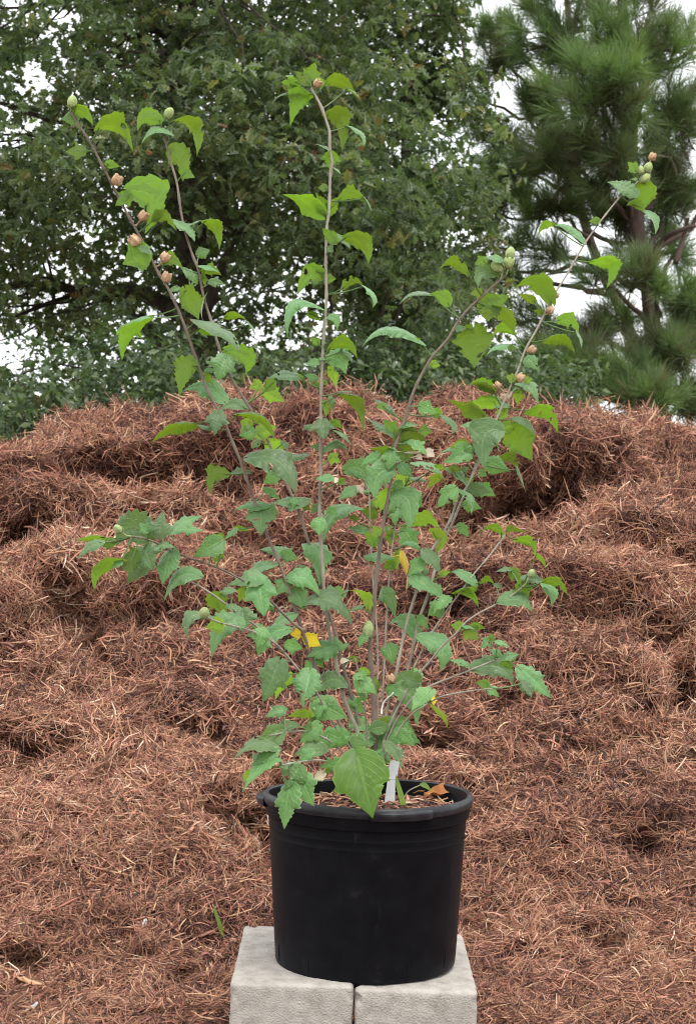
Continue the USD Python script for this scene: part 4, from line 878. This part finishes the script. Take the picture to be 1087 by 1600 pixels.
loc, nrm_ = on_heap(346, 1455)
fb = thing('fallen_blade', 'yellow green strap leaf standing in the mulch left of the concrete blocks', 'leaf blade', loc)
kx = loc[1] / FPX
pts = spline([(2 * kx, -0.02, -6 * kx), (1 * kx, -0.03, 8 * kx), (-4 * kx, -0.03, 24 * kx), (-11 * kx, -0.025, 46 * kx)], 14)
wd_ = np.interp(np.linspace(0, 1, 14), [0, .25, .7, 1], [2.2, 3.6, 2.6, .5]) * kx
ribbon = np.concatenate([pts - np.array([1, 0.5, 0]) * wd_[:, None], pts + np.array([1, 0.5, 0]) * wd_[:, None] + [0, -0.002, 0]])
rf = np.array([(i, i + 1, i + 15, i + 14) for i in range(13)])
obj('blade', (ribbon, rf), 'leaf_pale', fb, True, np.stack([np.tile(np.linspace(0, 1, 14), 2), np.repeat([0.2, 0.8], 14)], -1))

for (px, py, w, h, mat, name, label, cat) in [(630, 1168, 17, 13, 'red_scrap', 'red_scrap', 'small crumpled red scrap on the mulch just above the pot rim', 'litter'),
                                              (226, 1447, 7, 16, 'white_plastic', 'white_scrap', 'small white curled scrap lying on the mulch left of the blocks', 'litter'),
                                              (48, 1592, 22, 12, 'white_plastic', 'white_chip', 'pale white splinter lying at the lower left corner of the mulch', 'litter')]:
    loc, nn_ = on_heap(px, py)
    k_ = loc[1] / FPX
    t = thing(name, label, cat, loc)
    uu, vv_ = np.meshgrid(np.linspace(-1, 1, 11), np.linspace(-1, 1, 7), indexing='ij')
    nz = meshkit.fbm(np.stack([uu * 2, vv_ * 2, uu * 0], -1), 3, int(px)) - 0.5
    ta = unit(np.cross(nn_, [0.2, 0.3, 1.0])); tb = np.cross(nn_, ta)
    if name == 'white_chip':
        ta, tb = unit(np.array([0.85, 0.2, 0.5])), unit(np.array([-0.5, 0.1, 0.85])); w, h = 25, 4
    v = (ta * (uu * (1 - 0.2 * vv_ ** 2) * w / 2 * k_)[..., None] + tb * (vv_ * (1 - 0.25 * uu ** 2) * h / 2 * k_)[..., None] + nn_ * (0.022 + (nz * 1.2 + 0.2 * uu * vv_) * min(w, h) * k_)[..., None]).reshape(-1, 3)
    i, j = np.meshgrid(np.arange(10), np.arange(6), indexing='ij')
    q = np.stack([i * 7 + j, (i + 1) * 7 + j, (i + 1) * 7 + j + 1, i * 7 + j + 1], -1).reshape(-1, 4)
    obj('sheet', (v, q), mat, t, True)

# ------------------------------------------------------------------ trees
def lobed_leaf(L, W, rng):
    """An oak leaf: five points a side, as a fan of triangles, hanging along +x from the origin."""
    pts = [(0, 0.03), (0.18, 0.16), (0.28, 0.42), (0.36, 0.16), (0.50, 0.50), (0.58, 0.15), (0.74, 0.36), (0.80, 0.10), (1.0, 0.0)]
    up = [(x * L, y * W, 0.10 * L * (y * 2) ** 2) for x, y in pts]
    lo = [(x * L, -y * W, 0.10 * L * (y * 2) ** 2) for x, y in pts[:-1]]
    mid = [(x * L, 0, -0.04 * L + 0.12 * L * (x - 0.5) ** 2) for x in (0.0, 0.32, 0.55, 0.78)]
    v = np.array(up + lo + mid)
    v[:, 2] -= 0.25 * L * (v[:, 0] / L) ** 2 * rng.uniform(0.2, 1.4)
    m0 = len(up) + len(lo)
    f = []
    for base, top in ((0, len(up) - 1), (len(up), len(lo) - 1)):
        ids = [base + k for k in range(len(up) if base == 0 else len(lo))] + ([] if base == 0 else [len(up) - 1])
        mids = [m0, m0 + 1, m0 + 1, m0 + 1, m0 + 2, m0 + 2, m0 + 3, m0 + 3]
        for k in range(len(ids) - 1):
            a, b = ids[k], ids[k + 1]
            f.append((mids[min(k, 7)], a, b))
        for a, b, c in ((m0, m0 + 1, ids[1]), (m0 + 1, m0 + 2, ids[4]), (m0 + 2, m0 + 3, ids[6])):
            f.append((a, c, b))
    return v, np.array(f)


def spray(seed, leaves=13, L=0.085, spread=0.11, lobed=True):
    rng = np.random.default_rng(seed)
    parts, tint = [], []
    for k in range(leaves):
        ln = L * rng.uniform(0.7, 1.25)
        if lobed:
            v, f = lobed_leaf(ln, ln * 0.72, rng)
        else:
            v, f = np.array([(0, 0, 0), (ln * .4, ln * .22, .02 * ln), (ln, 0, -.15 * ln), (ln * .4, -ln * .22, .02 * ln), (ln * .45, 0, -.05 * ln)]), np.array([(0, 4, 1), (1, 4, 2), (0, 3, 4), (3, 2, 4)])
        az = rng.uniform(0, 2 * np.pi)
        R = trimesh.transformations.euler_matrix(rng.normal(0, 0.55), rng.normal(0.35, 0.45), az)[:3, :3]
        r = spread * rng.random() ** 0.6
        a = az + rng.normal(0, 0.9)
        v = v @ R.T + np.array([r * math.cos(a), r * math.sin(a), rng.normal(0, 0.035)])
        parts.append((v, f))
        tint += [float(rng.random())] * len(v)
    parts.append(tube([(-spread * 0.8, 0, -0.02), (0, 0.01, 0), (spread * 0.8, -0.01, 0.01)], [0.004, 0.003, 0.0015], 4))
    tint += [0.1] * len(parts[-1][0])
    return join(parts), tint


def limb_curve(p0, p1, sag, rng, n=10):
    p0, p1 = np.asarray(p0, float), np.asarray(p1, float)
    L = np.linalg.norm(p1 - p0)
    mid = (p0 + p1) / 2 + np.array([rng.normal(0, 0.08) * L, rng.normal(0, 0.08) * L, sag * L])
    s = np.linspace(0, 1, n)[:, None]
    c = (1 - s) ** 2 * p0 + 2 * s * (1 - s) * mid + s ** 2 * p1
    c[1:-1] += rng.normal(0, 0.018 * L, (n - 2, 3))
    return c


def broadleaf(name, label, cat, foot, height, centre, radii, n_clusters, per, sigma, look_, protos, trunk_r, limbs, seed, clip=None, scale=(0.8, 1.25), group=None):
    rng = np.random.default_rng(seed)
    foot = np.array(foot, float)
    t = thing(name, label, cat, foot, group)
    centre, radii = np.array(centre, float), np.array(radii, float)
    tp = np.array([foot, foot + [0.05, 0.05, height * 0.3], foot + [-0.04, 0.0, height * 0.6], foot + [0.06, 0.05, height * 0.92]])
    tc = spline(tp, 16)
    obj('trunk', tube(tc - foot, np.linspace(trunk_r, trunk_r * 0.15, 16) * (1 + 0.5 * np.exp(-np.linspace(0, 9, 16))), 12), 'bark', t, True)
    # clusters fill an uneven ellipsoid, thickest towards its outside
    cl = []
    while len(cl) < n_clusters:
        d = unit(rng.normal(0, 1, 3))
        r = rng.random() ** 0.42
        p = d * r * (0.86 + 0.32 * meshkit.fbm((d * 2.2)[None] + seed, 2, seed)[0])
        p = centre + np.sign(p) * np.abs(p) ** 0.9 * radii
        if p[2] > foot[2] + 0.25 and (clip is None or clip(p)):
            cl.append(p)
    cl = np.array(cl)
    ends = []
    for k in range(limbs):
        z = height * rng.uniform(0.22, 0.85)
        p0 = tc[np.argmin(np.abs(tc[:, 2] - foot[2] - z))]
        cand = cl[rng.integers(0, len(cl), 12)]
        cand = cand[np.argmin(np.abs(cand[:, 2] - (p0[2] + 0.5)))]
        lc = limb_curve(p0, cand, 0.10, rng)
        obj('limb', tube(lc - foot, np.linspace(trunk_r * 0.42, 0.010, len(lc)), 8), 'bark', t, True)
        ends.append(lc)
    # thin twigs to a share of the clusters
    allp = np.vstack([tc[5:]] + [e[3:] for e in ends])
    tree = cKDTree(allp)
    tw_ = []
    for p in cl[: int(len(cl) * 0.55)]:
        _, kk = tree.query(p)
        tw_.append(tube(limb_curve(allp[kk], p, 0.06, rng, 6) - foot, np.linspace(0.014, 0.003, 6), 4, False))
    tp_ = obj('twigs', join(tw_), 'bark', t, True)
    tp_.SetCustomDataByKey('kind', 'stuff')
    pos = np.repeat(cl, per, 0) + rng.normal(0, 1, (len(cl) * per, 3)) * np.array([1, 1, 0.7]) * sigma
    if clip is not None:
        pos = pos[[clip(p) for p in pos]]
    n = len(pos)
    up = unit(np.array([0, 0, 1.0]) + rng.normal(0, 0.45, (n, 3)) + 0.35 * unit(pos - centre))
    ax = unit(np.cross(up, rng.normal(0, 1, (n, 3))))
    instancer('crown', t, [((v, f), look_, True, ti) for (v, f), ti in protos], pos - foot, quat_from_axes(ax, np.cross(up, ax), up), rng.uniform(*scale, n), rng.integers(0, len(protos), n))
    return t


OAK_SPRAYS = [spray(300 + k, 12, 0.088, 0.12) for k in range(12)]
BUSH_SPRAYS = [spray(330 + k, 16, 0.06, 0.10, False) for k in range(8)]
DT = 13.0


def px_of(p):
    return CX + p[0] / p[1] * FPX, CY - (p[2] - H) / p[1] * FPX


OAK_EDGE = np.array([(-400, 600), (-200, 660), (0, 735), (60, 730), (150, 775), (300, 795), (420, 785), (520, 775), (600, 800), (660, 830)], float)
OAK_HOLES = [(25, 545, 66, 36), (8, 215, 32, 18), (60, 115, 26, 18), (100, 20, 40, 14), (20, 640, 20, 14), (210, 500, 26, 16), (395, 525, 20, 10), (70, 390, 30, 16), (130, 340, 26, 14), (725, 350, 22, 26), (690, 190, 16, 20), (610, 290, 14, 10), (530, 475, 26, 12), (745, 60, 26, 40)]


def oak_clip(p):
    x, y = px_of(p)
    if x > np.interp(y, OAK_EDGE[:, 0], OAK_EDGE[:, 1]) + 10 * math.sin(p[2] * 9) + 8 * math.sin(p[1] * 7):
        return False
    for cx, cy, rx, ry in OAK_HOLES:
        if ((x - cx) / rx) ** 2 + ((y - cy) / ry) ** 2 < 0.8 + 0.35 * math.sin(p[0] * 11 + p[1] * 5):
            return False
    return True


c0 = at(250, 170, DT)
broadleaf('oak_tree', 'big dark green oak with lobed leaves spreading behind the mulch heap', 'tree', (at(300, 860, DT)[0], DT, -0.05), 7.4, c0, (3.5, 2.2, 3.3), 430, 14, 0.25, 'oak_leaves', OAK_SPRAYS, 0.20, 16, 61, oak_clip)
broadleaf('young_oak', 'lighter olive green leafy tree with touches of brown beside the pine', 'tree', (at(640, 860, 14.6)[0], 14.6, -0.05), 6.4, at(672, 230, 14.6), (1.05, 1.0, 2.9), 105, 13, 0.22, 'oak_leaves', OAK_SPRAYS, 0.09, 8, 62, oak_clip)
broadleaf('understorey_bush', 'low dark bluish green bush behind the left shoulder of the mulch heap', 'bush', (at(110, 860, 11.0)[0], 11.0, -0.05), 1.5, at(110, 720, 11.0), (1.2, 0.8, 0.75), 70, 13, 0.15, 'bush_leaves', BUSH_SPRAYS, 0.035, 5, 63)
broadleaf('understorey_bush', 'dark green bush behind the middle of the mulch heap under the oak', 'bush', (at(420, 860, 11.4)[0], 11.4, -0.05), 1.7, at(420, 690, 11.4), (1.3, 0.8, 0.8), 80, 13, 0.15, 'bush_leaves', BUSH_SPRAYS, 0.035, 5, 64)
broadleaf('understorey_bush', 'dark green bush behind the mulch heap between the oak and the pine', 'bush', (at(745, 860, 11.8)[0], 11.8, -0.05), 1.6, at(745, 680, 11.8), (0.75, 0.7, 0.75), 50, 13, 0.15, 'bush_leaves', BUSH_SPRAYS, 0.03, 5, 65)


def tuft(seed, needles=150, length=0.24):
    """A shoot end: long needles bursting forward round a short twig along +z."""
    rng = np.random.default_rng(seed)
    vs, fs, tint = [], [], []
    for k in range(needles):
        z0 = rng.uniform(-0.12, 0.05)
        th = rng.uniform(0, 2 * np.pi)
        open_ = rng.uniform(0.25, 1.25) * (1 - 0.4 * (z0 + 0.12) / 0.17)
        d = np.array([math.cos(th) * math.sin(open_), math.sin(th) * math.sin(open_), math.cos(open_)])
        L = length * rng.uniform(0.75, 1.15)
        side = unit(np.cross(d, rng.normal(0, 1, 3))) * 0.0021
        p0 = np.array([0, 0, z0]); p1 = p0 + d * L * 0.55; p2 = p0 + d * L - np.array([0, 0, 0.02 * L]) + rng.normal(0, 0.006, 3)
        n = len(vs)
        vs += [p0 - side * 0.6, p0 + side * 0.6, p1 + side, p1 - side, p2]
        fs += [(n, n + 1, n + 2), (n, n + 2, n + 3), (n + 3, n + 2, n + 4)]
        tint += [float(rng.random())] * 5
    v, f = tube([(0, 0, -0.22), (0, 0, -0.1), (0, 0, 0.04)], [0.006, 0.005, 0.003], 4)
    n = len(vs)
    vs += list(v); fs += [tuple(a + n) for a in f]; tint += [0.15] * len(v)
    return (np.array(vs), np.array(fs)), tint


TUFTS = [tuft(400 + k) for k in range(8)]
DP = 15.0
PINE = [(765, 45, 36, 40, 9, .6), (748, 150, 26, 40, 6, .7), (775, 200, 34, 36, 9, .5), (775, 330, 30, 40, 9, .6), (770, 430, 40, 26, 8, .6), (860, 390, 50, 26, 9, .3), (830, 500, 40, 26, 8, .4), (850, 545, 60, 26, 16, .2), (1000, 385, 50, 30, 9, .4), (960, 500, 50, 30, 12, .3), (1050, 330, 50, 30, 14, .3), (1080, 520, 30, 40, 12, .2), (880, 55, 85, 70, 46, 0), (1000, 75, 80, 85, 56, -.6), (940, 150, 90, 60, 50, -.9), (835, 170, 52, 50, 26, .3), (1045, 185, 50, 70, 34, -.2), (790, 95, 30, 40, 8, .6), (800, 255, 50, 40, 22, .4), (872, 250, 60, 50, 34, -.4), (950, 250, 62, 50, 36, -.7), (1040, 285, 55, 52, 30, .1),
        (850, 318, 66, 30, 24, .3), (762, 310, 28, 34, 7, .7), (955, 330, 55, 28, 18, .3), (1062, 390, 34, 44, 10, .5), (935, 425, 34, 22, 8, -.6), (1005, 435, 44, 30, 16, -1.0), (1065, 470, 44, 40, 20, -.4), (810, 435, 46, 18, 7, .4), (795, 380, 34, 16, 5, .6),
        (905, 520, 48, 24, 16, -.3), (870, 572, 62, 36, 34, -.8), (950, 585, 66, 36, 38, -1.0), (1035, 560, 56, 46, 34, -.7), (842, 612, 46, 20, 14, -.2), (1005, 625, 56, 26, 22, -1.2), (1072, 615, 40, 40, 20, -.5), (770, 575, 30, 34, 8, 1.0), (780, 620, 40, 24, 10, .8),
        (900, -60, 120, 60, 60, 0), (1050, -80, 110, 70, 60, -.3), (960, -190, 110, 70, 60, 0), (1000, -330, 70, 90, 40, 0), (1150, 60, 60, 90, 40, 0), (1190, 260, 80, 80, 40, 0), (1160, 470, 60, 70, 30, -.3), (1180, 620, 70, 50, 30, -.3), (720, -40, 60, 40, 10, .5)]


def pine(name, label, trunk_px, radii_px, blobs, seed, limbs_px, depth):
    rng = np.random.default_rng(seed)
    pts = np.array([at(x, y, depth + dd) for x, y, dd in trunk_px])
    foot = pts[0].copy()
    t = thing(name, label, 'tree', foot)
    c = spline(pts, 26)
    r = np.interp(np.linspace(0, 1, 26), np.linspace(0, 1, len(radii_px)), radii_px) / FPX * depth / 2
    obj('trunk', tube(c - foot, r, 14), 'pine_bark', t, True)
    for l in limbs_px:
        lp = np.array([at(x, y, depth + dd) for x, y, dd in l[:-2]])
        n = 14
        obj('limb', tube(spline(lp, n) - foot, np.linspace(l[-2], l[-1], n) / FPX * depth / 2, 8), 'pine_bark', t, True)
    pos, up = [], []
    tree = cKDTree(c)
    tw = []
    for bx, by, rx, ry, n, dd in blobs:
        ctr = at(bx, by, depth + dd)
        _, kk = tree.query(ctr - [0, 0, 0.45])
        tw.append(tube(limb_curve(c[kk], ctr, 0.03, rng, 9) - foot, np.linspace(0.030, 0.010, 9), 6, False))
        for _ in range(n):
            d = unit(rng.normal(0, 1, 3)) * rng.random() ** 0.45
            p = ctr + d * np.array([rx, 0.8 * (rx + ry) / 2, ry]) * depth / FPX
            o = unit(0.7 * d + np.array([0, 0, 0.35]) + 0.4 * unit(ctr - c[kk]) + rng.normal(0, 0.35, 3))
            pos.append(p); up.append(o)
            if rng.random() < 0.75:
                tw.append(tube(limb_curve(ctr + (p - ctr) * 0.15, p - o * 0.15, -0.05, rng, 5) - foot, np.linspace(0.010, 0.005, 5), 4, False))
    b = obj('branches', join(tw), 'pine_bark', t, True)
    b.SetCustomDataByKey('kind', 'stuff')
    pos, up = np.array(pos), np.array(up)
    ax = unit(np.cross(up, rng.normal(0, 1, (len(pos), 3))))
    instancer('crown', t, [((v, f), 'pine_needles', False, ti) for (v, f), ti in TUFTS], pos - foot, quat_from_axes(ax, np.cross(up, ax), up), rng.uniform(0.85, 1.2, len(pos)), rng.integers(0, 8, len(pos)))
    return t


def gd(d):
    return CY + (H + 0.05) / d * FPX


pine('pine_tree', 'tall long needled pine with a thick leaning trunk behind the right of the heap',
     [(1046, gd(DP), 0), (1034, 690, 0), (1022, 560, 0), (1010, 430, 0), (990, 330, 0), (985, 200, 0), (975, 60, 0), (970, -120, 0), (985, -380, 0)], [36, 34, 30, 27, 24, 20, 15, 10, 4],
     [b for b in PINE if not (b[0] < 860 and b[1] > -20) and b[1] not in (-60, 520, 572)], 71,
     [((1014, 480, 0), (1035, 375, -.2), (1060, 360, -.4), (1087, 352, -.5), 14, 6), ((1012, 470, 0), (985, 385, .1), (974, 340, .2), (972, 280, .2), 11, 8), ((1055, 410, -.3), (1065, 380, -.3), (1075, 340, -.4), 10, 5)], DP)
pine('pine_tree', 'slimmer dark pine whose trunk leans left, nearest the gap of bright sky',
     [(1006, gd(DP + 1.2), 1.2), (1000, 600, 1.2), (978, 500, 1.2), (952, 450, 1.2), (930, 400, 1.2), (912, 345, 1.2), (903, 300, 1.2), (898, 200, 1.2), (890, 60, 1.2), (880, -120, 1.2)], [24, 22, 21, 19, 17, 16, 15, 14, 10, 4],
     [b for b in PINE if (b[0] < 860 and b[1] > -20) or b[1] in (-60, 520, 572)], 72,
     [((940, 425, 1.2), (900, 424, 1.0), (870, 426, .9), (845, 432, .8), 6, 3), ((950, 448, 1.2), (915, 452, 1.0), (880, 447, .9), (850, 446, .8), 7, 3), ((912, 350, 1.2), (940, 372, 1.0), (975, 380, .8), (1010, 372, .6), 9, 6),
      ((900, 330, 1.2), (870, 322, 1.0), (830, 318, .9), (790, 300, .9), 8, 3), ((898, 180, 1.2), (925, 170, 1.0), (955, 150, .8), 7, 4), ((898, 200, 1.2), (860, 195, 1.0), (830, 170, .9), 7, 4)], DP)
print('leaves', leaf_count)
